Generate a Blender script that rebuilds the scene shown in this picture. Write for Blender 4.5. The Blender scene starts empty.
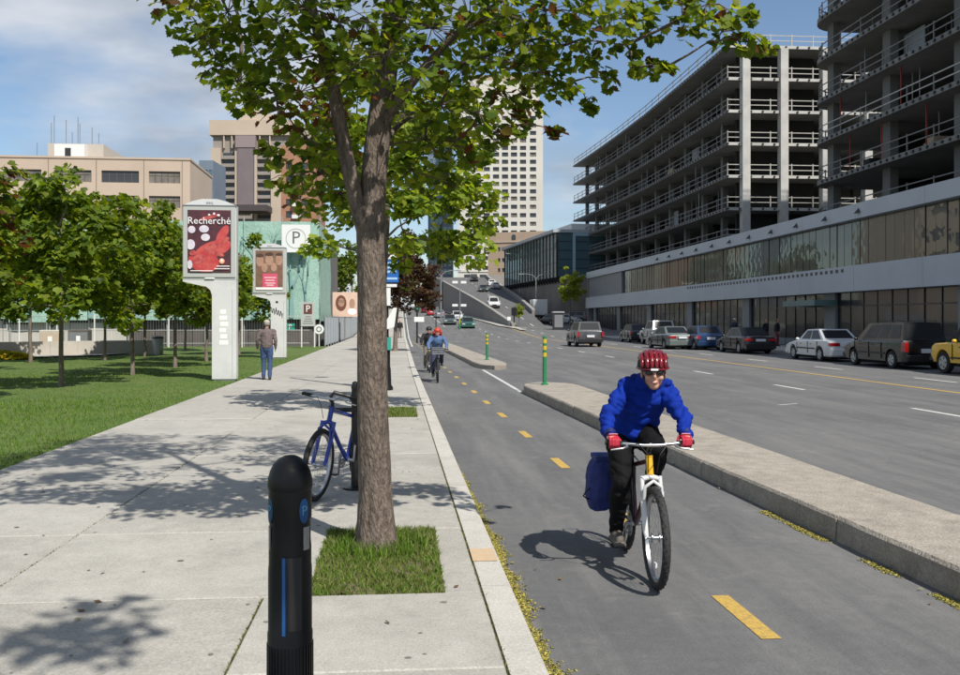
import bpy, bmesh, math, random
import numpy as np
from mathutils import Vector, Matrix, Euler
random.seed(7); RNG = np.random.default_rng(11)
S = bpy.context.scene
COL = S.collection
PI = math.pi; R = math.radians

# ------------------------------------------------------------------ camera, sky, sun, exposure
YAW = math.atan(78/930)
cam_d = bpy.data.cameras.new('camera'); cam = bpy.data.objects.new('camera', cam_d); COL.objects.link(cam)
cam.location = (0, 0, 1.78); cam.rotation_euler = (PI/2, 0, -YAW)
cam_d.sensor_width = 36; cam_d.lens = 930/960*36; cam_d.shift_y = -17.5/960
cam_d.clip_start = .05; cam_d.clip_end = 6000
S.camera = cam
SUN_EL = 50; LX, LY = -.50, .866          # horizontal direction the light travels
SUN_AZ = math.atan2(-LX, -LY)
W = bpy.data.worlds.new('World'); S.world = W; W.use_nodes = True
nt = W.node_tree; nt.nodes.clear()
def N(t, **k):
    n = nt.nodes.new(t)
    for a, b in k.items(): setattr(n, a, b)
    return n
sky = N('ShaderNodeTexSky', sky_type='NISHITA', sun_disc=False, sun_elevation=R(SUN_EL), sun_rotation=SUN_AZ,
        altitude=50, air_density=1.0, dust_density=.6, ozone_density=2.4)
tc = N('ShaderNodeTexCoord'); sep = N('ShaderNodeSeparateXYZ'); nt.links.new(tc.outputs['Generated'], sep.inputs[0])
def math_n(op, a, b=None):
    n = N('ShaderNodeMath', operation=op)
    for i, v in enumerate((a, b)):
        if v is None: continue
        if isinstance(v, (int, float)): n.inputs[i].default_value = v
        else: nt.links.new(v, n.inputs[i])
    return n.outputs[0]
den = math_n('ADD', math_n('MAXIMUM', sep.outputs[2], 0.0), .22)
cx = math_n('DIVIDE', sep.outputs[0], den); cy = math_n('DIVIDE', sep.outputs[1], den)
cmb = N('ShaderNodeCombineXYZ'); nt.links.new(cx, cmb.inputs[0]); nt.links.new(cy, cmb.inputs[1]); cmb.inputs[2].default_value = 3.1
mp = N('ShaderNodeMapping'); mp.inputs['Location'].default_value = (2.2, 5.5, 0); mp.inputs['Scale'].default_value = (1.0, 1.15, 1)
nt.links.new(cmb.outputs[0], mp.inputs[0])
n1 = N('ShaderNodeTexNoise'); n1.inputs['Scale'].default_value = 1.0; n1.inputs['Detail'].default_value = 7; n1.inputs['Roughness'].default_value = .52
nt.links.new(mp.outputs[0], n1.inputs['Vector'])
rp = N('ShaderNodeValToRGB'); rp.color_ramp.elements[0].position = .45; rp.color_ramp.elements[1].position = .59
nt.links.new(n1.outputs['Fac'], rp.inputs[0])
# cloud brightness: lit tops, greyer thick bellies (clouds are part of the sky)
n2 = N('ShaderNodeTexNoise'); n2.inputs['Scale'].default_value = 2.3; n2.inputs['Detail'].default_value = 5
nt.links.new(mp.outputs[0], n2.inputs['Vector'])
cr = N('ShaderNodeValToRGB')
cr.color_ramp.elements[0].position = .40; cr.color_ramp.elements[0].color = (3.2, 3.6, 4.2, 1)
cr.color_ramp.elements[1].position = .62; cr.color_ramp.elements[1].color = (5.9, 6.2, 6.6, 1)
nt.links.new(n2.outputs['Fac'], cr.inputs[0])
fac = math_n('MULTIPLY', rp.outputs[0], .85)
mx = N('ShaderNodeMixRGB'); nt.links.new(fac, mx.inputs[0]); nt.links.new(sky.outputs[0], mx.inputs[1]); nt.links.new(cr.outputs[0], mx.inputs[2])
bg = N('ShaderNodeBackground'); bg.inputs[1].default_value = .105
nt.links.new(mx.outputs[0], bg.inputs[0])
out = N('ShaderNodeOutputWorld'); nt.links.new(bg.outputs[0], out.inputs[0])
sl = bpy.data.lights.new('sun', 'SUN'); sl.energy = 4.8; sl.angle = R(.55); sl.color = (1, .95, .86)
sun = bpy.data.objects.new('sun', sl); COL.objects.link(sun); sun.location = (30, -50, 60)
sun.rotation_euler = Vector((LX*math.cos(R(SUN_EL)), LY*math.cos(R(SUN_EL)), -math.sin(R(SUN_EL)))).to_track_quat('-Z', 'Y').to_euler()
vs = S.view_settings; vs.view_transform = 'Standard'; vs.look = 'None'; vs.exposure = 0.22; vs.gamma = 1; vs.use_curve_mapping = False
try:
    S.cycles.max_bounces = 6; S.cycles.transparent_max_bounces = 6; S.cycles.use_denoising = True
except Exception: pass

# ------------------------------------------------------------------ materials
MATS = {}
def mat(name, c, rough=.7, metal=0, c2=None, scale=3, bump=0, bscale=40, spec=.5, dirt=None, dscale=.6, trans=0, coat=0, attr=None, coords='Object', ior=None, stretch=None, bdist=.02, fine=None):
    if name in MATS: return MATS[name]
    m = bpy.data.materials.new(name); m.use_nodes = True; t = m.node_tree; n = t.nodes; b = n['Principled BSDF']
    L = t.links.new
    b.inputs['Base Color'].default_value = (*c, 1); b.inputs['Roughness'].default_value = rough; b.inputs['Metallic'].default_value = metal
    b.inputs['Specular IOR Level'].default_value = spec
    if coat: b.inputs['Coat Weight'].default_value = coat; b.inputs['Coat Roughness'].default_value = .08
    if ior: b.inputs['IOR'].default_value = ior
    co = n.new('ShaderNodeTexCoord')
    src = co.outputs[coords]
    if stretch:
        mpn = n.new('ShaderNodeMapping'); mpn.inputs['Scale'].default_value = stretch; L(src, mpn.inputs[0]); src = mpn.outputs[0]
    col = None
    if attr:
        a = n.new('ShaderNodeVertexColor'); a.layer_name = attr; col = a.outputs[0]
    if c2 is not None:
        z = n.new('ShaderNodeTexNoise'); z.inputs['Scale'].default_value = scale; z.inputs['Detail'].default_value = 6; z.inputs['Roughness'].default_value = .62
        L(src, z.inputs['Vector'])
        r = n.new('ShaderNodeValToRGB'); r.color_ramp.elements[0].position = .32; r.color_ramp.elements[1].position = .68
        r.color_ramp.elements[0].color = (*c, 1); r.color_ramp.elements[1].color = (*c2, 1); L(z.outputs['Fac'], r.inputs[0]); col = r.outputs[0]
    if dirt is not None:
        z2 = n.new('ShaderNodeTexNoise'); z2.inputs['Scale'].default_value = dscale; z2.inputs['Detail'].default_value = 8; z2.inputs['Roughness'].default_value = .7
        L(src, z2.inputs['Vector'])
        r2 = n.new('ShaderNodeValToRGB'); r2.color_ramp.elements[0].position = .48; r2.color_ramp.elements[1].position = .75
        r2.color_ramp.elements[1].color = (.75, .75, .75, 1)
        L(z2.outputs['Fac'], r2.inputs[0])
        mm = n.new('ShaderNodeMixRGB'); L(r2.outputs[0], mm.inputs[0]); mm.inputs[2].default_value = (*dirt, 1)
        if col is not None: L(col, mm.inputs[1])
        else: mm.inputs[1].default_value = (*c, 1)
        col = mm.outputs[0]
    if fine and col is not None:      # small aggregate speckle and pocks
        zf = n.new('ShaderNodeTexNoise'); zf.inputs['Scale'].default_value = fine; zf.inputs['Detail'].default_value = 3; zf.inputs['Roughness'].default_value = .8; L(src, zf.inputs['Vector'])
        rf = n.new('ShaderNodeValToRGB'); rf.color_ramp.elements[0].position = .30; rf.color_ramp.elements[1].position = .70
        rf.color_ramp.elements[0].color = (.72, .72, .72, 1); rf.color_ramp.elements[1].color = (1.2, 1.2, 1.2, 1); L(zf.outputs['Fac'], rf.inputs[0])
        mf = n.new('ShaderNodeMixRGB'); mf.blend_type = 'MULTIPLY'; mf.inputs[0].default_value = 1; L(col, mf.inputs[1]); L(rf.outputs[0], mf.inputs[2]); col = mf.outputs[0]
    if col is not None: L(col, b.inputs['Base Color'])
    if bump:
        z3 = n.new('ShaderNodeTexNoise'); z3.inputs['Scale'].default_value = bscale; z3.inputs['Detail'].default_value = 4; L(src, z3.inputs['Vector'])
        bp = n.new('ShaderNodeBump'); bp.inputs['Strength'].default_value = bump; bp.inputs['Distance'].default_value = bdist
        L(z3.outputs['Fac'], bp.inputs['Height']); L(bp.outputs[0], b.inputs['Normal'])
    if trans:
        tr = n.new('ShaderNodeBsdfTranslucent'); ms = n.new('ShaderNodeMixShader'); ms.inputs[0].default_value = trans
        if col is not None:
            hs = n.new('ShaderNodeHueSaturation'); hs.inputs['Hue'].default_value = .485; hs.inputs['Saturation'].default_value = 1.1; hs.inputs['Value'].default_value = 1.7
            L(col, hs.inputs['Color']); L(hs.outputs[0], tr.inputs[0])
        else: tr.inputs[0].default_value = (*c, 1)
        L(b.outputs[0], ms.inputs[1]); L(tr.outputs[0], ms.inputs[2]); L(ms.outputs[0], n['Material Output'].inputs[0])
    MATS[name] = m
    return m
def glass(name, tint=(.25, .27, .28), dark=(.01, .012, .014), refl=.35, rough=.03, wob=.02, wscale=.6):
    """window glass seen from outside: dark room behind plus a mirror reflection"""
    if name in MATS: return MATS[name]
    m = bpy.data.materials.new(name); m.use_nodes = True; t = m.node_tree; n = t.nodes; b = n['Principled BSDF']; L = t.links.new
    b.inputs['Base Color'].default_value = (*dark, 1); b.inputs['Roughness'].default_value = .35
    g = n.new('ShaderNodeBsdfGlossy'); g.inputs[0].default_value = (*tint, 1); g.inputs['Roughness'].default_value = rough
    fr = n.new('ShaderNodeLayerWeight'); fr.inputs[0].default_value = refl
    ms = n.new('ShaderNodeMixShader'); L(fr.outputs['Fresnel'], ms.inputs[0]); L(b.outputs[0], ms.inputs[1]); L(g.outputs[0], ms.inputs[2])
    if wob:
        co = n.new('ShaderNodeTexCoord'); z = n.new('ShaderNodeTexNoise'); z.inputs['Scale'].default_value = wscale; z.inputs['Detail'].default_value = 2
        L(co.outputs['Object'], z.inputs['Vector']); bp = n.new('ShaderNodeBump'); bp.inputs['Strength'].default_value = wob; bp.inputs['Distance'].default_value = 1
        L(z.outputs['Fac'], bp.inputs['Height']); L(bp.outputs[0], g.inputs['Normal'])
    L(ms.outputs[0], n['Material Output'].inputs[0]); MATS[name] = m
    return m

# ------------------------------------------------------------------ mesh helpers
class MB:
    def __init__(s): s.v = []; s.f = []; s.m = []
    def add(s, vs, fs, mi=0):
        o = len(s.v); s.v.extend([tuple(v) for v in vs]); s.f.extend([tuple(o+i for i in f) for f in fs]); s.m.extend([mi]*len(fs)); return s
    def box(s, c, d, rot=None, mi=0):
        hx, hy, hz = d[0]/2, d[1]/2, d[2]/2
        p = [Vector((x, y, z)) for z in (-hz, hz) for x, y in ((-hx, -hy), (hx, -hy), (hx, hy), (-hx, hy))]
        if rot is not None:
            M = Euler(rot).to_matrix() if not isinstance(rot, Matrix) else rot
            p = [M @ q for q in p]
        C = Vector(c); return s.add([q+C for q in p], [(3, 2, 1, 0), (4, 5, 6, 7), (0, 1, 5, 4), (1, 2, 6, 5), (2, 3, 7, 6), (3, 0, 4, 7)], mi)
    def bb(s, x0, x1, y0, y1, z0, z1, mi=0):
        return s.box(((x0+x1)/2, (y0+y1)/2, (z0+z1)/2), (x1-x0, y1-y0, z1-z0), None, mi)
    def cbox(s, x0, x1, y0, y1, z0, z1, c=.01, mi=0):
        """box with chamfered top edges"""
        p = [(x0, y0, z0), (x1, y0, z0), (x1, y1, z0), (x0, y1, z0), (x0, y0, z1-c), (x1, y0, z1-c), (x1, y1, z1-c), (x0, y1, z1-c),
             (x0+c, y0+c, z1), (x1-c, y0+c, z1), (x1-c, y1-c, z1), (x0+c, y1-c, z1)]
        return s.add(p, [(0, 3, 2, 1), (0, 1, 5, 4), (1, 2, 6, 5), (2, 3, 7, 6), (3, 0, 4, 7), (4, 5, 9, 8), (5, 6, 10, 9), (6, 7, 11, 10), (7, 4, 8, 11), (8, 9, 10, 11)], mi)
    def bar(s, a, b, w, h=None, mi=0):
        a = Vector(a); b = Vector(b); d = b-a; h = h or w
        q = d.to_track_quat('Z', 'Y').to_matrix() if d.length > 1e-9 else Matrix.Identity(3)
        return s.box((a+b)/2, (w, h, d.length), q, mi)
    def tube(s, pts, rad, n=8, mi=0, cap=True, ell=None):
        pts = [Vector(p) for p in pts]
        if not isinstance(rad, (list, tuple)): rad = [rad]*len(pts)
        vs = []; up = None
        for i, p in enumerate(pts):
            t = (pts[min(i+1, len(pts)-1)]-pts[max(i-1, 0)])
            if t.length < 1e-9: t = Vector((0, 0, 1))
            t.normalize()
            if up is None: up = Vector((1, 0, 0)) if abs(t.x) < .8 else Vector((0, 1, 0))
            u = (up-t*up.dot(t)); u.normalize(); w = t.cross(u); up = u
            r = rad[i]
            for k in range(n):
                a = 2*PI*k/n; vs.append(p+(u*math.cos(a)*(ell[0] if ell else 1)+w*math.sin(a)*(ell[1] if ell else 1))*r)
        fs = [(i*n+k, i*n+(k+1) % n, (i+1)*n+(k+1) % n, (i+1)*n+k) for i in range(len(pts)-1) for k in range(n)]
        if cap: fs += [tuple(range(n-1, -1, -1)), tuple((len(pts)-1)*n+k for k in range(n))]
        return s.add(vs, fs, mi)
    def cyl(s, a, b, r, n=12, r2=None, mi=0): return s.tube([a, b], [r, r if r2 is None else r2], n, mi)
    def sph(s, c, r, n=12, m=8, rot=None, mi=0):
        if not isinstance(r, (tuple, list)): r = (r, r, r)
        M = Euler(rot).to_matrix() if rot is not None else Matrix.Identity(3); C = Vector(c)
        vs = [C+M @ Vector((0, 0, r[2]))]
        for i in range(1, m):
            a = PI*i/m
            for k in range(n):
                b = 2*PI*k/n; vs.append(C+M @ Vector((r[0]*math.sin(a)*math.cos(b), r[1]*math.sin(a)*math.sin(b), r[2]*math.cos(a))))
        vs.append(C+M @ Vector((0, 0, -r[2])))
        fs = [(0, 1+k, 1+(k+1) % n) for k in range(n)]
        for i in range(m-2): fs += [(1+i*n+k, 1+(i+1)*n+k, 1+(i+1)*n+(k+1) % n, 1+i*n+(k+1) % n) for k in range(n)]
        e = len(vs)-1; fs += [(1+(m-2)*n+(k+1) % n, 1+(m-2)*n+k, e) for k in range(n)]
        return s.add(vs, fs, mi)
    def cone(s, a, b, ra, rb, n=12, mi=0):
        """tapered capsule"""
        a = Vector(a); b = Vector(b); s.tube([a, b], [ra, rb], n, mi); s.sph(a, ra, n, 8, None, mi); s.sph(b, rb, n, 8, None, mi); return s
    def lathe(s, prof, n=20, c=(0, 0, 0), axis='z', mi=0, closed=False):
        vs = []; fs = []
        for r, h in prof:
            for k in range(n):
                a = 2*PI*k/n; x, y = r*math.cos(a), r*math.sin(a)
                p = (x, y, h) if axis == 'z' else ((h, x, y) if axis == 'x' else (x, h, y))
                vs.append((p[0]+c[0], p[1]+c[1], p[2]+c[2]))
        m = len(prof)
        for i in range(m if closed else m-1):
            j = (i+1) % m
            fs += [(i*n+k, i*n+(k+1) % n, j*n+(k+1) % n, j*n+k) for k in range(n)]
        return s.add(vs, fs, mi)
    def prism(s, poly, d, o=(0, 0, 0), ax='y', mi=0):
        """poly in the plane across ax, pushed d along ax from o"""
        def P(a, b, h): return {'x': (h, a, b), 'y': (a, h, b), 'z': (a, b, h)}[ax]
        n = len(poly); vs = [Vector(P(a, b, 0))+Vector(o) for a, b in poly]+[Vector(P(a, b, d))+Vector(o) for a, b in poly]
        return s.add(vs, [tuple(range(n)), tuple(range(2*n-1, n-1, -1))]+[(i, n+i, n+(i+1) % n, (i+1) % n) for i in range(n)], mi)
    def mesh(s, name, mats, smooth=False):
        me = bpy.data.meshes.new(name); me.from_pydata(s.v, [], s.f)
        for m in (mats if isinstance(mats, (list, tuple)) else [mats]): me.materials.append(m)
        if any(s.m): me.polygons.foreach_set('material_index', s.m)
        bm = bmesh.new(); bm.from_mesh(me); bmesh.ops.recalc_face_normals(bm, faces=bm.faces[:]); bm.to_mesh(me); bm.free()
        if smooth:
            me.polygons.foreach_set('use_smooth', [True]*len(me.polygons))
            if smooth != 'all':
                try: me.set_sharp_from_angle(angle=R(smooth if smooth is not True else 40))
                except Exception: pass
        me.update(); return me
    def obj(s, name, mats, parent=None, smooth=False, **k):
        return link(name, s.mesh(name, mats, smooth), parent, **k)
def link(name, me, parent=None, loc=None, rot=None, scale=None, label=None, cat=None, group=None, kind=None):
    o = bpy.data.objects.new(name, me); COL.objects.link(o)
    if parent: o.parent = parent
    if loc is not None: o.location = loc
    if rot is not None: o.rotation_euler = rot
    if scale is not None: o.scale = scale if isinstance(scale, (tuple, list)) else (scale,)*3
    return tag(o, label, cat, group, kind)
def tag(o, label=None, cat=None, group=None, kind=None):
    if label: o['label'] = label
    if cat: o['category'] = cat
    if group: o['group'] = group
    if kind: o['kind'] = kind
    return o
def thing(name, label, cat, loc=(0, 0, 0), rz=0, group=None, rot=None):
    o = bpy.data.objects.new(name, None); COL.objects.link(o); o.empty_display_size = .2
    o.location = loc; o.rotation_euler = rot if rot else (0, 0, rz); return tag(o, label, cat, group)
def copy_tree(o, parent=None, label=None):
    c = o.copy(); COL.objects.link(c); c.parent = parent
    if label: c['label'] = label
    for ch in list(o.children): copy_tree(ch, c)
    return c
TMP = bpy.data.scenes.new('workbench')
def evaluated(o):
    """mesh of o with its modifiers applied, worked out in a small side scene"""
    TMP.view_layers[0].update(); dg = TMP.view_layers[0].depsgraph; dg.update()
    return bpy.data.meshes.new_from_object(o.evaluated_get(dg))
def organic(name, mb, voxel, smooth, m, parent=None, factor=.5, keep=True, **k):
    """overlapping closed volumes fused into one continuous skin"""
    me = mb.mesh(name+'_raw', m); o = bpy.data.objects.new(name+'_raw', me); TMP.collection.objects.link(o)
    r = o.modifiers.new('r', 'REMESH'); r.mode = 'VOXEL'; r.voxel_size = voxel; r.use_smooth_shade = True
    if smooth:
        q = o.modifiers.new('s', 'SMOOTH'); q.iterations = smooth; q.factor = factor
    me2 = evaluated(o); me2.name = name
    bpy.data.objects.remove(o); bpy.data.meshes.remove(me)
    me2.materials.clear(); me2.materials.append(m)
    me2.polygons.foreach_set('use_smooth', [True]*len(me2.polygons))
    return link(name, me2, parent, **k)
def text(body, size, m, parent, loc, rot=(PI/2, 0, 0), name='lettering', align='CENTER', extrude=.002, sx=1):
    cu = bpy.data.curves.new('t', 'FONT'); cu.body = body; cu.size = size; cu.align_x = align; cu.align_y = 'CENTER'; cu.extrude = extrude; cu.resolution_u = 2
    o = bpy.data.objects.new('t', cu); TMP.collection.objects.link(o)
    me = evaluated(o); bpy.data.objects.remove(o); bpy.data.curves.remove(cu)
    me.materials.clear(); me.materials.append(m); me.name = name
    return link(name, me, parent, loc, rot, (sx, 1, 1))
def pix(u, v, d):
    """a point seen at photo position (u, v) at depth d: used to survey positions off the photograph"""
    xc = (u-480)/930*d
    return Vector((xc*math.cos(YAW)+d*math.sin(YAW), -xc*math.sin(YAW)+d*math.cos(YAW), 1.78-(v-320)/930*d))
# ------------------------------------------------------------------ common materials
M_conc = mat('sidewalk_concrete', (.36, .342, .308), .88, c2=(.43, .41, .372), scale=5, bump=.3, bscale=140, dirt=(.25, .238, .212), dscale=.9, bdist=.004, fine=70)
M_kerb = mat('kerb_concrete', (.46, .44, .40), .88, c2=(.52, .50, .455), scale=5, bump=.3, bscale=120, dirt=(.32, .30, .26), dscale=1.5, bdist=.004, fine=60)
M_frame = mat('raw_concrete', (.44, .435, .42), .9, c2=(.55, .545, .52), scale=.6, bump=.2, bscale=12, dirt=(.30, .295, .28), dscale=.35)
M_black = mat('black_metal', (.012, .012, .013), .35, bump=.02)
M_rubber = mat('rubber', (.018, .018, .018), .8, c2=(.03, .03, .03), scale=20)
M_steel = mat('steel', (.55, .56, .58), .3, metal=1)
M_grey = mat('grey_metal', (.35, .36, .37), .45, metal=.6)
M_white = mat('white_paint', (.72, .72, .70), .5, c2=(.66, .66, .64), scale=3)
M_yellow = mat('yellow_marking', (.56, .36, .07), .85, c2=(.46, .31, .08), scale=18, dirt=(.13, .12, .10), dscale=22, fine=70)
M_line = mat('white_marking', (.60, .60, .58), .85, c2=(.50, .50, .48), scale=14, dirt=(.14, .14, .14), dscale=9)
M_skin = mat('skin', (.52, .29, .21), .5, c2=(.48, .25, .18), scale=12)
M_bark = mat('bark', (.07, .052, .042), .95, c2=(.235, .185, .15), scale=30, bump=1.0, bscale=60, stretch=(1, 1, .35), bdist=.035, dirt=(.16, .13, .105), dscale=5)
M_bark2 = mat('park_bark', (.22, .18, .145), .95, c2=(.12, .095, .075), scale=14, bump=.6, bscale=24, stretch=(1, 1, .35))
M_leaf = mat('maple_leaf', (.06, .11, .02), .5, attr='tint', trans=.52, spec=.22)
# ================================================================== the setting
def hL(y): return 0.0 if y < 90 else (.033*(y-95)+.0825*math.exp(-(y-90)/5)+.0825 if y < 260 else 5.53)
def sheet(name, ys, xs_fn, z_fn, m, parent=None, **k):
    """a ground sheet: for each y a row of x positions"""
    mb = MB(); rows = [xs_fn(y) for y in ys]; n = len(rows[0])
    vs = [(x, y, z_fn(x, y)) for y, r in zip(ys, rows) for x in r]
    fs = [(i*n+j, i*n+j+1, (i+1)*n+j+1, (i+1)*n+j) for i in range(len(ys)-1) for j in range(n-1)]
    return mb.add(vs, fs).obj(name, m, parent, **k)
def kx(y): return .735-.0075*y if y < 34 else .48-.0017*(y-34)        # road edge of the kerb
def asphalt(name, a, b, dust, patch):
    m = bpy.data.materials.new(name); m.use_nodes = True; t = m.node_tree; n = t.nodes; L = t.links.new; bs = n['Principled BSDF']
    co = n.new('ShaderNodeTexCoord')
    def noise(s, d=5, st=None, r=.6):
        z = n.new('ShaderNodeTexNoise'); z.inputs['Scale'].default_value = s; z.inputs['Detail'].default_value = d; z.inputs['Roughness'].default_value = r
        src = co.outputs['Object']
        if st: mpn = n.new('ShaderNodeMapping'); mpn.inputs['Scale'].default_value = st; L(src, mpn.inputs[0]); src = mpn.outputs[0]
        L(src, z.inputs['Vector']); return z.outputs['Fac']
    def ramp(f, p0, p1, c0=(0, 0, 0), c1=(1, 1, 1)):
        r = n.new('ShaderNodeValToRGB'); r.color_ramp.elements[0].position = p0; r.color_ramp.elements[1].position = p1
        r.color_ramp.elements[0].color = (*c0, 1); r.color_ramp.elements[1].color = (*c1, 1); L(f, r.inputs[0]); return r.outputs[0]
    def mix(f, x, y, op='MIX'):
        q = n.new('ShaderNodeMixRGB'); q.blend_type = op
        if isinstance(f, float): q.inputs[0].default_value = f
        else: L(f, q.inputs[0])
        L(x, q.inputs[1])
        if isinstance(y, tuple): q.inputs[2].default_value = (*y, 1)
        else: L(y, q.inputs[2])
        return q.outputs[0]
    c = ramp(noise(.35, 6), .3, .7, a, b)
    c = mix(ramp(noise(.5, 7, (3.2, .25, 1), .7), .45, .66), c, patch)           # long worn wheel tracks
    c = mix(ramp(noise(1.7, 8, None, .74), .56, .78), c, dust)                   # dusty patches
    c = mix(.8, c, ramp(noise(75, 4, None, .85), .28, .72, (.55, .55, .55), (1.4, 1.4, 1.4)), 'MULTIPLY')   # stone chips
    c = mix(.5, c, ramp(noise(9, 5, None, .7), .3, .7, (.78, .78, .78), (1.18, 1.18, 1.18)), 'MULTIPLY')
    v = n.new('ShaderNodeTexVoronoi'); v.feature = 'DISTANCE_TO_EDGE'; v.inputs['Scale'].default_value = .23
    wz = n.new('ShaderNodeTexNoise'); wz.inputs['Scale'].default_value = 1.3; wz.inputs['Detail'].default_value = 6; L(co.outputs['Object'], wz.inputs['Vector'])
    ad = n.new('ShaderNodeMixRGB'); ad.blend_type = 'ADD'; ad.inputs[0].default_value = .9; L(co.outputs['Object'], ad.inputs[1]); L(wz.outputs['Color'], ad.inputs[2]); L(ad.outputs[0], v.inputs['Vector'])
    c = mix(ramp(v.outputs['Distance'], .0, .004, (.22, .22, .22), (0, 0, 0)), c, (.05, .05, .05))   # sealed cracks
    L(c, bs.inputs['Base Color']); bs.inputs['Roughness'].default_value = .9; bs.inputs['Specular IOR Level'].default_value = .3
    bp = n.new('ShaderNodeBump'); bp.inputs['Strength'].default_value = .35; bp.inputs['Distance'].default_value = .006; L(noise(180, 3), bp.inputs['Height']); L(bp.outputs[0], bs.inputs['Normal'])
    return m
M_road = asphalt('street_asphalt', (.102, .103, .107), (.148, .148, .15), (.215, .21, .20), (.175, .173, .17))
M_ramp = asphalt('ramp_asphalt', (.10, .10, .104), (.125, .125, .127), (.15, .147, .142), (.13, .13, .13))
M_earth = mat('earth', (.12, .11, .085), .95, c2=(.085, .095, .05), scale=.05)
ysr = [-14, 0, 20, 40, 60, 80, 90]+[90+4*i for i in range(1, 43)]+[262, 300]
big = sorted(set([-900, -300, -60]+ysr+[420, 900, 2500, 5000]))
sheet('ground', big, lambda y: [-4000, -900, -200, -60, 0, 60, 200, 900, 4000], lambda x, y: hL(min(y, 400))-.07, M_earth, kind='structure')
sheet('street', ysr, lambda y: [kx(y), 4, 8, 12, 16, 20.6], lambda x, y: hL(y), M_road, kind='structure')
sheet('side_road', [y for y in ysr if 90 <= y <= 190], lambda y: [20.6, 24, 27.5], lambda x, y: hL(y), M_road, kind='structure')
def strip(parent, x0, x1, y0, y1, m, name, dx0=0, dx1=0, z=.004):
    """a painted mark lying on the road; x0+dx0*y is its left edge"""
    ys = [y0]+[y for y in ysr if y0 < y < y1]+[y1]
    return sheet(name, ys, lambda y: [x0+dx0*y, x1+dx1*y], lambda x, y: hL(y)+z, m, parent)
marks = thing('lane_markings', None, None); marks['kind'] = 'structure'
yv = 5.0
for i in range(26):
    y = [5.03, 8.0, 11.03, 13.95, 16.9, 19.6][i] if i < 6 else 19.6+2.95*(i-5)
    strip(marks, 2.075, 2.19, y, y+.82, M_yellow, 'yellow_dash', -.0155, -.0155)
for i in range(24):
    y = -4.6+6.85*i
    if y+1.9 > 128: break
    strip(marks, 10.33, 10.46, y-1.0+1.1, y+2.0, M_line, 'white_dash', -.008, -.008)
    strip(marks, 15.75, 15.88, y+2.4, y+4.6, M_line, 'white_dash', -.004, -.004)
strip(marks, 13.45, 13.60, -14, 118, M_yellow, 'yellow_line')
strip(marks, 3.02, 3.12, 22.6, 33, M_line, 'white_edge_line', -.006, -.006)
strip(marks, kx(100)+.25, kx(100)+.37, 62, 200, M_line, 'white_edge_line', .0, .0)
strip(marks, 6.2, 6.33, 120, 225, M_line, 'white_edge_line', -.006, -.006)
for k, (x, y, a, l) in enumerate([(8.1, 19.0, .5, .6)]):   # worn paint scars
    MB().box((0, 0, 0), (l, .05, .002)).obj('paint_scar', M_line, marks, loc=(x, y, .004), rot=(0, 0, a))
mh = [(12.2, 46, .33)]
for x, y, r in mh:
    MB().lathe([(r, .0), (r, .006), (r-.03, .007), (.0001, .007)], 20).obj('manhole_cover', mat('cast_iron', (.05, .05, .052), .6, c2=(.08, .075, .07), scale=20), marks, loc=(x, y, .001), smooth=30)

# ---- sidewalk slabs
M_concs = [M_conc,
    mat('sidewalk_concrete_b', (.37, .355, .32), .88, c2=(.44, .422, .385), scale=4, bump=.25, bscale=150, dirt=(.26, .247, .22), dscale=1.2, bdist=.004, fine=80),
    mat('sidewalk_concrete_c', (.345, .33, .297), .88, c2=(.415, .397, .36), scale=7, bump=.25, bscale=130, dirt=(.24, .228, .202), dscale=.7, bdist=.004, fine=60)]
M_joint = mat('joint_dirt', (.10, .095, .05), .95, c2=(.16, .15, .10), scale=9)
LAWN_X = -4.45
def lx(y): return LAWN_X-.004*max(0, y-26)
sw = sheet('sidewalk', [-14, 0, 20, 40, 60, 80, 90, 94, 98, 102, 110, 120, 140, 160, 200, 230], lambda y: [lx(y)+.01, kx(y)-.2], lambda x, y: hL(y)+.105, M_joint, kind='structure')
SWZ = .12
def slab(x0, x1, y0, y1, f0=None, f1=None, i=[0]):
    g = .005; i[0] += 1
    X0a, X0b = (f0(y0), f0(y1)) if f0 else (x0, x0); X1a, X1b = (f1(y0)-.205, f1(y1)-.205) if f1 else (x1, x1)
    za, zb = hL(y0), hL(y1); dz = RNG.uniform(-.003, .003); c = .008
    top = SWZ+dz
    def q(x, y, z, ox, oy): return (x+ox, y+oy, z)
    P = [(X0a, y0, za, 1, 1), (X1a, y0, za, -1, 1), (X1b, y1, zb, -1, -1), (X0b, y1, zb, 1, -1)]
    v = [(x+sx*g, y+sy*g, z+.06) for x, y, z, sx, sy in P]+[(x+sx*g, y+sy*g, z+top-c) for x, y, z, sx, sy in P]+[(x+sx*(g+c), y+sy*(g+c), z+top) for x, y, z, sx, sy in P]
    f = [(0, 3, 2, 1)]+[(k, (k+1) % 4, 4+(k+1) % 4, 4+k) for k in range(4)]+[(4+k, 4+(k+1) % 4, 8+(k+1) % 4, 8+k) for k in range(4)]+[(8, 9, 10, 11)]
    MB().add(v, f).obj('slab', M_concs[int(RNG.integers(0, 3))], sw)
PITS = [(-4.4, -2.6), (5.66, 7.42), (15.95, 17.6)]
PX0, PX1 = -.57, .25
rows = [(-12, -8), (-8, -4.4), (-4.4, -2.6), (-2.6, 0), (0, 2.2), (2.2, 4.42), (4.42, 5.66), (5.66, 7.42), (7.42, 9.1), (9.1, 11.6), (11.6, 13.8), (13.8, 15.95), (15.95, 17.6), (17.6, 20.4), (20.4, 23.3), (23.3, 26.2)]
y = 26.2
while y < 90: rows.append((y, min(y+3.1, 90))); y += 3.1
while y < 228: rows.append((y, y+6)); y += 6
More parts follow.
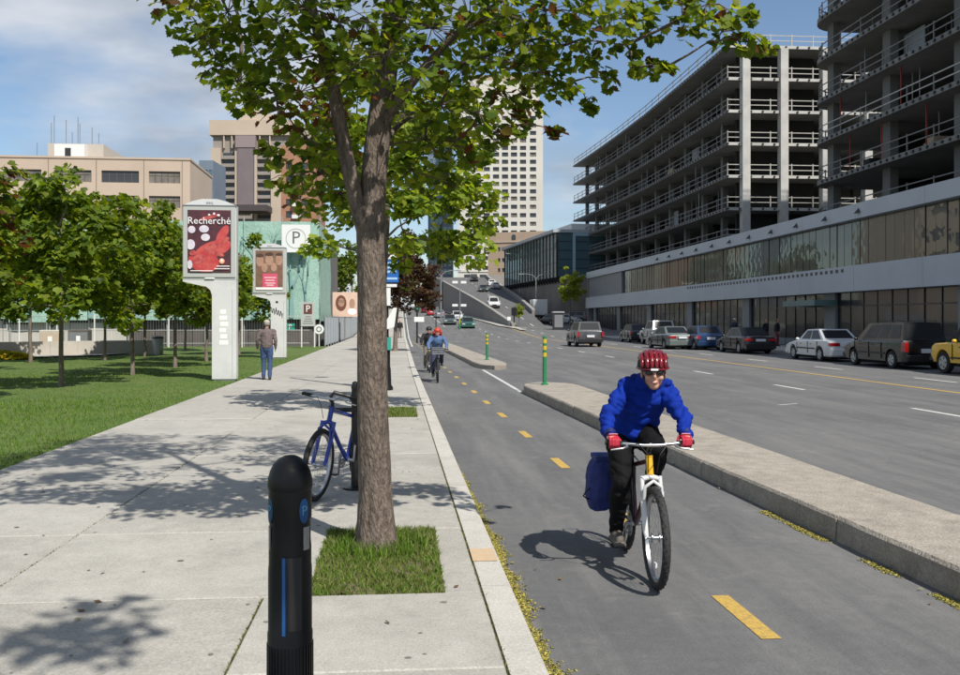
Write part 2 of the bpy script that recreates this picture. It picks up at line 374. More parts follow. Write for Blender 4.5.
for y0, y1 in rows:
    if y1 <= 5.7:
        if (y0, y1) in PITS:
            slab(0, PX0, y0, y1, lx, None); slab(PX1, 0, y0, y1, None, kx)
        else:
            slab(0, -.83, y0, y1, lx, None); slab(-.83, 0, y0, y1, None, kx)
    elif (y0, y1) in PITS:
        slab(0, -2.5, y0, y1, lx, None); slab(-2.5, PX0, y0, y1); slab(PX1, 0, y0, y1, None, kx)
    elif y1 < 95:
        slab(0, -2.5, y0, y1, lx, None); slab(-2.5, 0, y0, y1, None, kx)
    else: slab(0, 0, y0, y1, lx, kx)
# ---- kerb stones
kb = sheet('kerb', [-14, 0, 20, 40, 60, 80, 90, 94, 98, 102, 110, 120, 140, 160, 200, 230], lambda y: [kx(y)-.2, kx(y)-.012], lambda x, y: hL(y)+.09, M_joint, kind='structure')
y = -12.0; k = 0
while y < 226:
    l = 1.78 if y < 40 else 3.5
    y1 = y+l; w = .2
    za, zb = hL(y), hL(y1)
    v = []
    for yy, zz, s in ((y+.006, za, 1), (y1-.006, zb, -1)):
        e = kx(yy); j = RNG.uniform(-.004, .004)
        v += [(e-w+.004, yy, zz-.05), (e-w+.004, yy, zz+.118), (e-.03, yy, zz+.118+j), (e-.008, yy, zz+.10), (e, yy, zz-.05)]
    MB().add(v, [(0, 1, 2, 3, 4), (9, 8, 7, 6, 5)]+[(i, 5+i, 5+(i+1) % 5, (i+1) % 5) for i in range(5)]).obj('kerb_stone', M_kerb, kb)
    y = y1; k += 1
MB().bb(-.085, .085, -.17, .17, 0, .003).obj('cream_paint_patch', mat('cream_paint', (.56, .40, .24), .85, c2=(.46, .36, .25), scale=14), kb, loc=(kx(6.55)-.115, 6.55, .1215))
# ---- medians
M_med = mat('median_concrete', (.30, .268, .225), .92, c2=(.40, .36, .308), scale=6, bump=.9, bscale=45, dirt=(.19, .165, .135), dscale=2.2, bdist=.015, fine=40)
def ml(y): return 3.73-.0355*y if y < 24 else 2.95-.0195*(y-25)
def mr(y): return 4.62-.014*y if y < 24 else ml(y)+1.15
def median(ya, yb, hgt, seg, nose):
    root = thing('median', None, None); root['kind'] = 'structure'
    y = ya
    while y < yb-.01:
        y1 = min(y+seg*RNG.uniform(.85, 1.15), yb)
        if yb-y1 < .8: y1 = yb
        mb = MB(); n = 9; vs = []
        for i in range(n):
            t = i/(n-1); yy = y+.008+(y1-y-.016)*t; a, b = ml(yy), mr(yy); z = hL(yy)
            ta = 1.0
            if nose and y1 == yb and t > .6: ta = math.sqrt(max(0.02, 1-((t-.6)/.4)**2))
            if nose == 2 and y == ya and t < .4: ta = math.sqrt(max(0.02, 1-((.4-t)/.4)**2))
            m_ = (a+b)/2; a = m_-(m_-a)*ta; b = m_+(b-m_)*ta
            j = RNG.uniform(-.014, .014, 5)*RNG.choice([.3, .3, 1.0])
            vs += [(a, yy, z-.05), (a+.008+j[0], yy, z+hgt-.025), (a+.03+j[1], yy, z+hgt+j[2]*.3), (b-.03+j[3], yy, z+hgt+j[4]*.3), (b-.012, yy, z+hgt-.03), (b, yy, z-.05)]
        fs = [(i*6+k, i*6+(k+1) % 6, (i+1)*6+(k+1) % 6, (i+1)*6+k) for i in range(n-1) for k in range(6)]+[(5, 4, 3, 2, 1, 0), tuple((n-1)*6+k for k in range(6))]
        mb.add(vs, fs).obj('median_block', M_med, root, smooth=22)
        y = y1
    return root
median(-9, 23.5, .20, 3.4, 1)
median(33.0, 96, .17, 5, 2)
# the right-hand pavement in front of the podium
rs = sheet('far_sidewalk', [-14, 20, 50, 90, 124], lambda y: [20.75, 25.0], lambda x, y: .10, M_joint, kind='structure')
y = -12
while y < 122:
    for a, b in ((20.75, 22.8), (22.8, 24.98)):
        MB().cbox(a+.005, b-.005, y+.005, y+2.99, .05, .125, .008).obj('slab', M_concs[int(RNG.integers(0, 3))], rs)
    y += 3.0
kr = MB().bb(20.62, 20.7, -12, 124, -.05, .09).obj('far_kerb', M_joint, kind='structure')
y = -12
while y < 122:
    MB().cbox(20.58, 20.74, y+.006, y+3.99, -.05, .13, .015).obj('kerb_stone', M_kerb, kr); y += 4
# ---- ramp with its retaining wall
M_wall = mat('retaining_wall', (.20, .195, .185), .9, c2=(.26, .25, .235), scale=.5, bump=.2, bscale=8, dirt=(.13, .12, .11), dscale=.25)
RP = [(114, 14.7, 18.6), (118, 14.4, 18.6), (126, 14.1, 18.9), (138, 13.7, 19.4), (150, 13.2, 19.9), (165, 12.4, 20.4), (187, 11, 20.7), (205, 9.9, 20.8), (220, 8.9, 20.9), (238, 7.6, 21.5), (262, 6, 60), (330, 4, 60)]
def rz(y): return hL(y)+.02 if y <= 116 else (.72+.1*(y-118.2) if y < 238 else 12.7+.03*(y-238))
vs = []; 
for y, a, b in RP: vs += [(a, y, rz(y)), (b, y, rz(y))]
ramp = MB().add(vs, [(2*i, 2*i+1, 2*i+3, 2*i+2) for i in range(len(RP)-1)]).obj('ramp_road', M_ramp, kind='structure')
M_cope = mat('stained_coping', (.24, .23, .215), .9, c2=(.30, .29, .27), scale=1)
def rampwall(side, nm, label):
    root = thing('retaining_wall', label, 'wall')
    for i in range(1 if side < 0 else 3, len(RP)-2):
        (y0, a0, b0), (y1, a1, b1) = RP[i], RP[i+1]
        x0, x1 = (a0, a1) if side < 0 else (b0, b1); w = .4*side
        n = max(1, int((y1-y0)/6))
        for k in range(n):
            ya, yb = y0+(y1-y0)*k/n, y0+(y1-y0)*(k+1)/n-.03; xa, xb = x0+(x1-x0)*k/n, x0+(x1-x0)*(k+1)/n
            c = [(xa, ya), (xb, yb), (xb+w, yb), (xa+w, ya)]
            v = [(x, yy, hL(yy)-.5) for x, yy in c]+[(x, yy, rz(yy)+.55) for x, yy in c]
            MB().add(v, [(0, 1, 2, 3), (7, 6, 5, 4)]+[(q, 4+q, 4+(q+1) % 4, (q+1) % 4) for q in range(4)]).obj('wall_panel', M_wall, root)
            v = [(x+(.06*side if j in (2, 3) else -.06*side), yy, rz(yy)+.55+.002) for j, (x, yy) in enumerate(c)]+[(x+(.06*side if j in (2, 3) else -.06*side), yy, rz(yy)+.70) for j, (x, yy) in enumerate(c)]
            MB().add(v, [(0, 1, 2, 3), (7, 6, 5, 4)]+[(q, 4+q, 4+(q+1) % 4, (q+1) % 4) for q in range(4)]).obj('coping', M_cope, root)
rampwall(-1, 'l', 'long dark concrete retaining wall climbing beside the uphill ramp above the street')
rampwall(1, 'r', 'dark concrete retaining wall between the uphill ramp and the side road with the box truck')
mk = thing('ramp_markings', None, None); mk['kind'] = 'structure'
for y in range(122, 236, 9):
    MB().box((0, 0, 0), (.14, 3, .004)).obj('white_dash', M_line, mk, loc=(17.1-.012*(y-122), y, rz(y)+.03), rot=(math.atan(.1), 0, .02))
wk = MB()
ys_ = [100+4*i for i in range(40)]
def wl(y): return 13.2 if y < 118 else np.interp(y, [p[0] for p in RP], [p[1] for p in RP])-1.8
sheet('wall_footway', [108]+[y for y in ys_ if 112 <= y], lambda y: [wl(y) if y > 112 else wl(y)+.6, wl(y)+1.35], lambda x, y: hL(y)+.12, M_conc, kind='structure')

# ---- lawn
M_lawn = mat('lawn_turf', (.062, .112, .017), .95, c2=(.095, .15, .028), scale=.9, bump=.8, bscale=60, dirt=(.14, .16, .045), dscale=.5)
sheet('lawn', [-14, 0, 8, 16, 24, 32, 40, 48, 60], lambda y: [-34, -20, -12, -8, lx(y)-.005], lambda x, y: .10+.03*math.sin(x*.7)*math.sin(y*.31)*(1 if x < -5 else 0), M_lawn, kind='structure')
M_blade = mat('grass_blade', (.07, .14, .02), .6, attr='tint', trans=.3, spec=.2)
def blades(name, pts, h, w, cols, parent=None, lean=.5, label=None, cat=None, kind='stuff'):
    n = len(pts); pts = np.asarray(pts, float)
    a = RNG.uniform(0, 2*PI, n); hh = h*RNG.uniform(.55, 1.25, n); ww = w*RNG.uniform(.7, 1.3, n)
    dx, dy = np.cos(a), np.sin(a); la = RNG.uniform(0, lean, n); lb = RNG.uniform(0, 2*PI, n)
    V = np.zeros((n, 5, 3))
    V[:, 0] = pts+np.stack([-dx*ww, -dy*ww, 0*a], 1); V[:, 1] = pts+np.stack([dx*ww, dy*ww, 0*a], 1)
    mid = pts+np.stack([np.cos(lb)*la*hh*.35, np.sin(lb)*la*hh*.35, hh*.6], 1)
    V[:, 2] = mid+np.stack([dx*ww*.7, dy*ww*.7, 0*a], 1); V[:, 3] = mid-np.stack([dx*ww*.7, dy*ww*.7, 0*a], 1)
    V[:, 4] = pts+np.stack([np.cos(lb)*la*hh, np.sin(lb)*la*hh, hh], 1)
    b = np.arange(n)[:, None]*5
    loops = np.concatenate([b+np.array([0, 1, 2]), b+np.array([0, 2, 3]), b+np.array([3, 2, 4])], 1).reshape(-1)
    C = np.asarray(cols)[RNG.integers(0, len(cols), n)]*RNG.uniform(.75, 1.25, (n, 1))
    me = trimesh(name, V.reshape(-1, 3), loops.reshape(-1, 3), M_blade, np.repeat(C, 5, 0))
    return link(name, me, parent, kind=kind, label=label, cat=cat)
def trimesh(name, V, T, m, C=None, smooth=False):
    me = bpy.data.meshes.new(name); V = np.ascontiguousarray(V, np.float32); T = np.ascontiguousarray(T, np.int32)
    me.vertices.add(len(V)); me.vertices.foreach_set('co', V.ravel())
    me.loops.add(T.size); me.loops.foreach_set('vertex_index', T.ravel())
    me.polygons.add(len(T)); me.polygons.foreach_set('loop_start', np.arange(0, T.size, 3, dtype=np.int32)); me.polygons.foreach_set('loop_total', np.full(len(T), 3, np.int32))
    me.update(calc_edges=True); me.validate()
    if C is not None:
        ca = me.color_attributes.new('tint', 'FLOAT_COLOR', 'POINT'); c4 = np.ones((len(V), 4), np.float32); c4[:, :3] = C; ca.data.foreach_set('color', c4.ravel())
    if smooth: me.polygons.foreach_set('use_smooth', [True]*len(T))
    me.materials.append(m); return me
GR = [(.10, .185, .02), (.13, .215, .03), (.08, .15, .017), (.17, .22, .055)]
# lawn blades, denser close by
P = []
for y0, y1, den in ((8.5, 14, 420), (14, 20, 230), (20, 30, 110), (30, 44, 50)):
    x0 = -4.46-(y1*.56)+3.5; n = int((y1-y0)*(-4.5-x0)*den)
    P.append(np.stack([RNG.uniform(x0, -4.44, n), RNG.uniform(y0, y1, n), np.full(n, .09)], 1))
P = np.concatenate(P)
blades('lawn_grass', P, .055, .0075, GR, label='mown green grass of the park lawn beside the sidewalk', cat='grass')
# tree pits
M_soil = mat('pit_soil', (.10, .085, .05), .95, c2=(.14, .12, .06), scale=10, bump=.5, bscale=50)
for i, (y0, y1) in enumerate(PITS):
    MB().bb(PX0, PX1, y0, y1, .03, .112).obj('tree_pit', M_soil, kind='structure')
    n = [900, 9000, 2600, 1500][i]
    px = RNG.uniform(PX0-.012, PX1+.012, n); py = RNG.uniform(y0-.012, y1+.012, n)
    bare = (np.sin(px*9+i)*np.sin(py*7+2)+.6*np.sin(px*23)*np.sin(py*19)) > .55; keep = ~bare | (RNG.uniform(0, 1, n) < .3); px, py = px[keep], py[keep]; n = len(px)
    blades('pit_grass', np.stack([px, py, np.full(n, .11)], 1), .042 if i == 1 else .06, .004 if i == 1 else .006, GR+[(.22, .21, .08), (.17, .19, .06)], lean=1.3,
           label=['green grass in the tree pit behind the bollard', 'green grass square round the foot of the near maple', 'green grass square in the pit beside the lamp post', 'green grass in a farther tree pit'][i], cat='grass')
    if i == 1:
        n = 900; th = RNG.uniform(0, 2*PI, n); rr = RNG.uniform(.13, .34, n)
        q = np.stack([-.16+rr*np.cos(th), 6.8+rr*np.sin(th), np.full(n, .11)], 1)
        blades('tall_grass', q, .11, .0045, GR, lean=.8, label='taller uncut grass tufts against the near maple trunk', cat='grass')
# yellow maple-flower litter along the kerb and the median
M_lit = mat('flower_litter', (.40, .33, .04), .9, attr='tint')
def litter(name, pts, label):
    n = len(pts); V = np.zeros((n, 4, 3)); s = RNG.uniform(.005, .012, (n, 1))
    for k in range(4): V[:, k] = pts+RNG.normal(0, 1, (n, 3))*s*np.array([1, 1, .35])+np.array([0, 0, .004])
    b = np.arange(n)[:, None]*4; T = np.concatenate([b+np.array(t) for t in ((0, 1, 2), (0, 2, 3), (0, 3, 1), (1, 3, 2))], 1).reshape(-1, 3)
    C = np.asarray([(.42, .36, .06), (.34, .31, .06), (.50, .42, .11), (.22, .21, .06)])[RNG.integers(0, 4, n)]
    link(name, trimesh(name, V.reshape(-1, 3), T, M_lit, np.repeat(C, 4, 0)), None, kind='stuff', label=label, cat='litter')
y = 3.4+RNG.uniform(0, 1, 20000)**1.3*9.5; clump = .5+.5*np.sin(y*7.3)*np.sin(y*2.9+1)
x = np.array([kx(q) for q in y])+np.abs(RNG.normal(0, 1, 20000))*(.026+.032*clump)*np.clip((13-y)/6, .15, 1)
litter('blossom_litter', np.stack([x, y, np.zeros(20000)], 1), 'yellow fallen blossom lying in the gutter along the sidewalk kerb')
y = RNG.uniform(4.4, 8.4, 9000); keep = RNG.uniform(0, 1, 9000) < np.clip(.55*np.sin(y*6.1)+.4*np.sin(y*2.3+2)+.35, 0, 1)*.75
y = y[keep]; n = len(y); x = np.array([ml(q) for q in y])-.085+RNG.normal(0, .022, n)
litter('blossom_litter', np.stack([x, y, np.zeros(n)], 1), 'broken yellow line of blossom along the foot of the median')
# moss in the sidewalk joints
y = RNG.uniform(3.3, 5.7, 700); x = -.83+RNG.normal(0, .006, 700); a = np.stack([x, y, np.full(700, .108)], 1)
y = RNG.uniform(5.6, 14, 500); b = np.stack([-2.5+RNG.normal(0, .006, 500), y, np.full(500, .108)], 1)
y = RNG.uniform(3.3, 11, 700); c = np.stack([np.array([kx(q) for q in y])-.205+RNG.normal(0, .005, 700), y, np.full(700, .108)], 1)
blades('joint_moss', np.concatenate([a, b, c]), .016, .004, [(.13, .14, .03), (.09, .12, .03), (.17, .15, .05)], lean=1.5, label='thin moss and weeds growing in the sidewalk joints', cat='weeds')

# gum spots and drip stains on the sidewalk, a few dead leaves in the gutter and round the pit
mb = MB(); rg = random.Random(77)
for k in range(170):
    x, y = rg.uniform(-4.2, .4), 3.0+rg.random()**1.6*18
    if PX0-.05 < x < PX1+.05 and 5.5 < y < 7.5: continue
    r_ = rg.uniform(.008, .02); n = 8; o = rg.uniform(.7, 1.4)
    mb.add([(x+r_*o*math.cos(2*PI*j/n)*rg.uniform(.8, 1.2), y+r_*math.sin(2*PI*j/n)*rg.uniform(.8, 1.2), SWZ+.0045) for j in range(n)], [tuple(range(n))])
mb.obj('gum_spots', mat('old_gum', (.16, .15, .135), .8), None, kind='stuff', label='dark old gum spots dotted over the sidewalk', cat='stains')
n = 160; y = 3.2+RNG.uniform(0, 1, n)**1.5*16; side = RNG.integers(0, 3, n)
x = np.where(side == 0, np.array([kx(q) for q in y])+np.abs(RNG.normal(.04, .12, n)), np.where(side == 1, RNG.uniform(-4.3, .4, n), np.array([ml(q) for q in y])-np.abs(RNG.normal(.05, .12, n))))
z = np.where(side == 1, SWZ+.012, .012)
V = np.zeros((n, 4, 3)); a = RNG.uniform(0, 6.28, n); s_ = RNG.uniform(.012, .03, n)
for k in range(4): V[:, k] = np.stack([x+np.cos(a+k*PI/2)*s_*(1 if k % 2 else .6), y+np.sin(a+k*PI/2)*s_*(1 if k % 2 else .6), z+RNG.uniform(-.006, .01, n)], 1)
b = np.arange(n)[:, None]*4; T = np.concatenate([b+np.array((0, 1, 2)), b+np.array((0, 2, 3))], 1).reshape(-1, 3)
C = np.asarray([(.14, .085, .04), (.20, .14, .06), (.10, .07, .04), (.22, .20, .07)])[RNG.integers(0, 4, n)]
link('dead_leaves', trimesh('dead_leaves', V.reshape(-1, 3), T, M_lit, np.repeat(C, 4, 0)), None, kind='stuff', label='small brown dead leaves scattered on the pavement and gutter', cat='litter')
# ================================================================== buildings
M_fascia = mat('fascia_panel', (.40, .43, .465), .45, c2=(.43, .46, .495), scale=.4, metal=.0, dirt=(.35, .37, .40), dscale=.3)
M_gpanel = mat('grey_cladding', (.17, .18, .195), .5, c2=(.20, .21, .225), scale=.5)
M_mull = mat('dark_mullion', (.03, .03, .032), .4)
M_soffit = mat('soffit', (.10, .10, .10), .8)
M_glassA = glass('podium_glass', (.46, .50, .46), (.012, .014, .012), .58, .02, .016, .7)
M_glassB = glass('shop_glass', (.30, .31, .32), (.012, .013, .014), .5, .03, .012, .7)
M_glassC = glass('tower_glass', (.35, .40, .45), (.045, .05, .055), .35, .05, .0)
M_glassD = glass('teal_glass', (.50, .66, .72), (.07, .13, .155), .5, .04, .01, .5)
M_curtain = mat('window_blind', (.22, .20, .17), .8, c2=(.12, .11, .10), scale=.8)
def place(root, pts_mesh): return root
def loc_frame(name, label, cat, a, b, z=0):
    """an Empty at a whose local x runs along a->b and whose local -y faces the viewer"""
    a = Vector((a[0], a[1], 0)); b = Vector((b[0], b[1], 0)); d = b-a
    return thing(name, label, cat, (a.x, a.y, z), math.atan2(d.y, d.x)), d.length
# ---- glass podium along the far pavement
pod = thing('glass_podium', 'long low podium with pale fascia bands and reflecting glass under the concrete frames', 'building', (25, 0, 0))
Y0, Y1 = -12, 124
MB().bb(.55, 34, Y0, Y1-.5, .02, 8.0).obj('core', mat('podium_core', (.035, .035, .037), .8), pod)
y = Y0
while y < Y1-.1:
    y2 = min(y+6.8, Y1)
    MB().bb(-.18, .55, y+.01, y2-.01, 7.35, 8.18).obj('fascia_panel', M_fascia, pod)
    MB().bb(-.28, .54, y+.01, y2-.01, 3.36, 4.79).obj('fascia_panel', M_fascia, pod)
    y = y2
MB().bb(-.05, 6, Y1-.45, Y1, .02, 7.34).obj('end_wall', M_gpanel, pod)
me1 = MB().bb(-.02, .02, -.44, .44, 4.80, 7.34).mesh('glass_panel', M_glassA); mm1 = MB().bb(-.02, .05, -.012, .012, 4.79, 7.345).mesh('mullion', M_mull)
big1 = MB().bb(-.02, .02, -1.48, 1.48, 4.80, 7.34).mesh('glass_panel', M_glassA); big2 = MB().bb(-.02, .02, -1.48, 1.48, .13, 3.35).mesh('glass_panel', M_glassB)
y = Y0+1.5
while y < 32:
    link('glass_panel', big1, pod, (.30, y, 0)); link('mullion', mm1, pod, (.27, y+1.5, 0)); link('glass_panel', big2, pod, (.50, y, 0)); y += 3
yg = y-1.5; y = yg+.46
while y < 105:
    o = link('glass_panel', me1, pod, (.30+RNG.uniform(-.006, .006), y, 0), (0, RNG.uniform(-.003, .003), RNG.uniform(-.004, .004))); link('mullion', mm1, pod, (.285, y+.46, 0)); y += .92
yend = y-.46
for k in range(3):
    a = yend+(123.5-yend)*k/3; b = yend+(123.5-yend)*(k+1)/3
    MB().bb(.05, .5, a+.02, b-.02, 4.80, 7.34).obj('cladding_panel', M_gpanel, pod)
gm = MB().bb(-.02, .02, -.70, .70, .62, 3.35).mesh('glass_panel', M_glassB); gk = MB().bb(-.05, .06, -.70, .70, .13, .60).mesh('kick_panel', M_gpanel)
vm = MB().bb(-.03, .06, -.022, .022, .13, 3.35).mesh('mullion', M_mull); hm = MB().bb(-.045, .05, -.70, .70, 2.55, 2.61).mesh('transom', M_mull)
y = yg+.75; i = 0
while y < 122:
    if i % 9 == 4: MB().bb(-.25, .3, -.7, .7, .13, 3.355).obj('pier', M_gpanel, pod, loc=(.52, y, 0))
    else:
        link('glass_panel', gm, pod, (.49, y, 0), (0, RNG.uniform(-.004, .004), RNG.uniform(-.006, .006))); link('kick_panel', gk, pod, (.49, y, 0)); link('transom', hm, pod, (.46, y, 0))
    link('mullion', vm, pod, (.46, y+.75, 0)); y += 1.5; i += 1
vent = MB().bb(-.02, .03, -.13, .13, -.09, .09).mesh('vent', M_mull)
for k in range(44): link('vent', vent, pod, (-.285, 50.5+.66*k, 4.55))
lampm = MB().add([(-.02, -.2, 0), (-.02, .2, 0), (-.3, 0, -.05), (-.02, 0, .28)], [(0, 1, 2), (1, 3, 2), (3, 0, 2), (0, 3, 1)]).mesh('facade_lamp', M_mull)
for k in range(11): link('facade_lamp', lampm, pod, (-.18, 48.8+4.0*k, 7.62))
M_doorT = mat('door_canopy', (.10, .17, .17), .4)
MB().bb(-1.0, .4, 52.5, 57, 2.62, 2.95).obj('door_canopy', M_doorT, pod)
# writing-like pale stripe of interior lights is not modelled: the glass shows reflections only
SPN = 2.2
# ---- raw concrete frames
M_rail = mat('guard_rail', (.50, .49, .46), .8, c2=(.40, .39, .36), scale=4)
M_railD = mat('shaded_rail', (.24, .235, .225), .8, c2=(.16, .155, .15), scale=4)  # darker copy of the rail, shade of the long sides put into its colour
M_wood = mat('ply_board', (.42, .34, .22), .85, c2=(.34, .27, .17), scale=3)
def poly_slab(root, poly, z, t, m=None):
    return MB().prism(poly, -t, (0, 0, z), 'z').obj('floor_slab', m or M_frame, root)
def along(poly, step):
    out = []; 
    for (a, b) in zip(poly[:-1], poly[1:]):
        A, B = Vector(a), Vector(b); L_ = (B-A).length; n = max(1, round(L_/step))
        for k in range(n): out.append(A+(B-A)*k/n)
    out.append(Vector(poly[-1])); return out
post_me = MB().bb(-.045, .045, -.045, .045, 0, 1.15).mesh('rail_post', M_rail)
post_md = MB().bb(-.035, .035, -.035, .035, 0, 1.15).mesh('rail_post', M_railD)
def railing(root, line, z, m, pm, step=3.0, inset=None):
    pts = along(line, step)
    for p in pts: link('rail_post', pm, root, (p.x, p.y, z))
    for hh in (.52, 1.02):
        for a, b in zip(line[:-1], line[1:]):
            MB().bar((a[0], a[1], z+hh), (b[0], b[1], z+hh), .05, .075).obj('guard_rail', m, root)
def brackets(root, line, z, m, step=.95):
    mb = MB()
    for p in along(line, step): mb.box((p.x, p.y, z), (.16, .16, .16))
    o = mb.obj('edge_bracket', m, root); o['kind'] = 'stuff'
M_slabc = mat('shaded_slab', (.19, .187, .18), .92, c2=(.25, .246, .236), scale=.5, dirt=(.14, .137, .13), dscale=.3)  # frame concrete darkened for the floors, their shade is in the colour
M_colc = mat('shaded_column', (.15, .147, .143), .92, c2=(.20, .197, .19), scale=.6, dirt=(.13, .13, .125), dscale=.3)  # darker copy of the frame concrete, painted shade for the inner columns
fa = thing('concrete_frame_building', 'unfinished concrete building frame with one sunlit end and a gently bent side', 'building', (0, 0, 0))
LA = [(31.3, 87.7), (31.3, 118), (30.9, 132), (30.3, 145), (29.5, 158.5)]
ZA = [28.45-3.15*k for k in range(7)]
for k, z in enumerate(ZA):
    poly = LA+[(56, 158.5), (56, 87.7)]
    poly_slab(fa, poly, z, .30, M_slabc)
    if k < 7:
        off = [(x+.12, y) for x, y in LA]; off[0] = (off[0][0], off[0][1]+.1)
        railing(fa, off, z, M_railD, post_md)
        MB().bb(31.32, 55.9, 87.64, 87.698, z-.29, z-.005).obj('sunlit_edge_strip', M_frame, fa)  # pale strip added over the slab edge, sunlight put into its colour
        railing(fa, [(31.45, 87.85), (55, 87.85)], z, M_rail, post_me, 2.2)
        brackets(fa, [(x-.04, y) for x, y in LA], z-.16, M_mull); brackets(fa, [(31.4, 87.62), (50, 87.62)], z-.14, M_mull, 1.2)
fcol = MB().bb(-.38, .38, -.3, .55, 8.0, 28.15).mesh('column', M_frame)  # end columns keep the lighter, sunlit tone of the same concrete
for x in (33.2, 37.0, 41.2, 45.5, 50, 54): link('column', fcol, fa, (x, 87.72, 0))
scol = MB().bb(-.26, .26, -.36, .36, 8.0, 28.15).mesh('column', M_colc)
for k in range(11):
    y = 94+6.3*k; xe = np.interp(y, [p[1] for p in LA], [p[0] for p in LA])
    for dx in (2.0, 9, 16): link('column', scol, fa, (xe+dx, y, 0))
M_core = mat('core_wall', (.035, .034, .033), .95, c2=(.025, .025, .025), scale=.6)  # core walls near black, the unlit depth of the floors put into colour
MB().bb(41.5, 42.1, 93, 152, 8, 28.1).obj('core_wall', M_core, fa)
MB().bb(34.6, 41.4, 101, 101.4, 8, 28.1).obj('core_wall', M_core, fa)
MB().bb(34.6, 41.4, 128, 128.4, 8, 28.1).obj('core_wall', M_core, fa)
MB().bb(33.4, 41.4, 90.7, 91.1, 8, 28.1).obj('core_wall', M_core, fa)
fb = thing('concrete_frame_building', 'taller unfinished concrete building frame with rounded corner and red props over the podium', 'building', (0, 0, 0))
arc = [(32.2+2.6-2.6*math.cos(a), 69.4+2.6*math.sin(a)) for a in [R(15*i) for i in range(7)]]
ZB = [34.65-3.15*k for k in range(9)]
for k, z in enumerate(ZB):
    poly = [(32.2, -12)]+arc+[(60, 72), (60, -12)]
    poly_slab(fb, poly, z, .34, M_slabc)
    line = [(32.35, 30), (32.35, 69.4)]+[(x+.12, y-.12) for x, y in arc[2::2]]
    railing(fb, line, z, M_railD if k % 3 else M_rail, post_md)
    railing(fb, [(34.9, 71.85), (52, 71.85)], z, M_railD, post_md, 3)
    brackets(fb, [(32.16, 30), (32.16, 69)], z-.17, M_mull, .8)
bcol = MB().bb(-.30, .30, -.5, .5, 8.0, 34.3).mesh('column', M_colc)
for k in range(11):
    for x in (33.6, 41, 48): link('column', bcol, fb, (x, 70-8.4*k, 0))
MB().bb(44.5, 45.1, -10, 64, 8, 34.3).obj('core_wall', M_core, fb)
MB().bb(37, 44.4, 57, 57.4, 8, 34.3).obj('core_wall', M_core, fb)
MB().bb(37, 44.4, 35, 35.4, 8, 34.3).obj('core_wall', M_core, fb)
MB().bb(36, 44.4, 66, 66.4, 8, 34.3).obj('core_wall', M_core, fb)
M_red = mat('red_prop', (.32, .03, .03), .6)
rp_ = MB().cyl((0, 0, 0), (0, 0, 2.8), .05, 8).mesh('steel_prop', M_red)
for y, z in ((66, ZB[7]), (61.5, ZB[7]), (56, ZB[7]), (52, ZB[6]), (59, ZB[6]), (48, ZB[7]), (67.5, ZB[6])): link('steel_prop', rp_, fb, (32.9, y, z))
M_shed = mat('site_board', (.62, .62, .60), .7)
for y, z in ((66.5, ZB[4]), (66.5, ZB[5]), (66.5, ZB[6]), (66.8, ZB[3])): MB().bb(0, .9, 0, .1, 0, 1.4).obj('white_board', M_shed, fb, loc=(34.6, y, z))
# site clutter on the open floors
rgc = random.Random(5)
gprop = MB().cyl((0, 0, 0), (0, 0, 2.82), .045, 6).mesh('steel_prop', M_grey)
stk = [MB().bb(-1.1, 1.1, -.6, .6, 0, .5).bb(-1.0, 1.0, -.5, .5, .51, .8).mesh('board_stack', M_wood), MB().bb(-.6, .6, -.5, .5, 0, .9).mesh('site_crate', M_core), MB().bb(-.9, .9, -.45, .45, 0, .6).mesh('block_pallet', M_frame)]
sheet_m = MB().bb(-.02, .02, -1.3, 1.3, 0, 2.4).mesh('dust_sheet', mat('dust_sheet', (.30, .33, .36), .8))
for k in range(70):
    z = rgc.choice(ZA[1:6]); y = rgc.uniform(90, 150); xe = np.interp(y, [p[1] for p in LA], [p[0] for p in LA]); link('steel_prop', gprop, fa, (xe+rgc.uniform(.6, 5), y, z))
    if k < 26: link('site_pile', rgc.choice(stk), fa, (xe+rgc.uniform(1.3, 4), y+1.5, z), (0, 0, rgc.uniform(-.4, .4)))
    z = rgc.choice(ZB[3:8]); y = rgc.uniform(40, 68); link('steel_prop', gprop, fb, (32.9+rgc.uniform(.3, 5), y, z))
    if k < 26: link('site_pile', rgc.choice(stk), fb, (33.8+rgc.uniform(.2, 3), y-1.5, z), (0, 0, rgc.uniform(-.4, .4)))
for y, z in ((104, ZA[3]), (126, ZA[2]), (112, ZA[5])): link('dust_sheet', sheet_m, fa, (33.5, y, z))
for y, z in ((52, ZB[4]), (60, ZB[5])): link('dust_sheet', sheet_m, fb, (34.4, y, z))
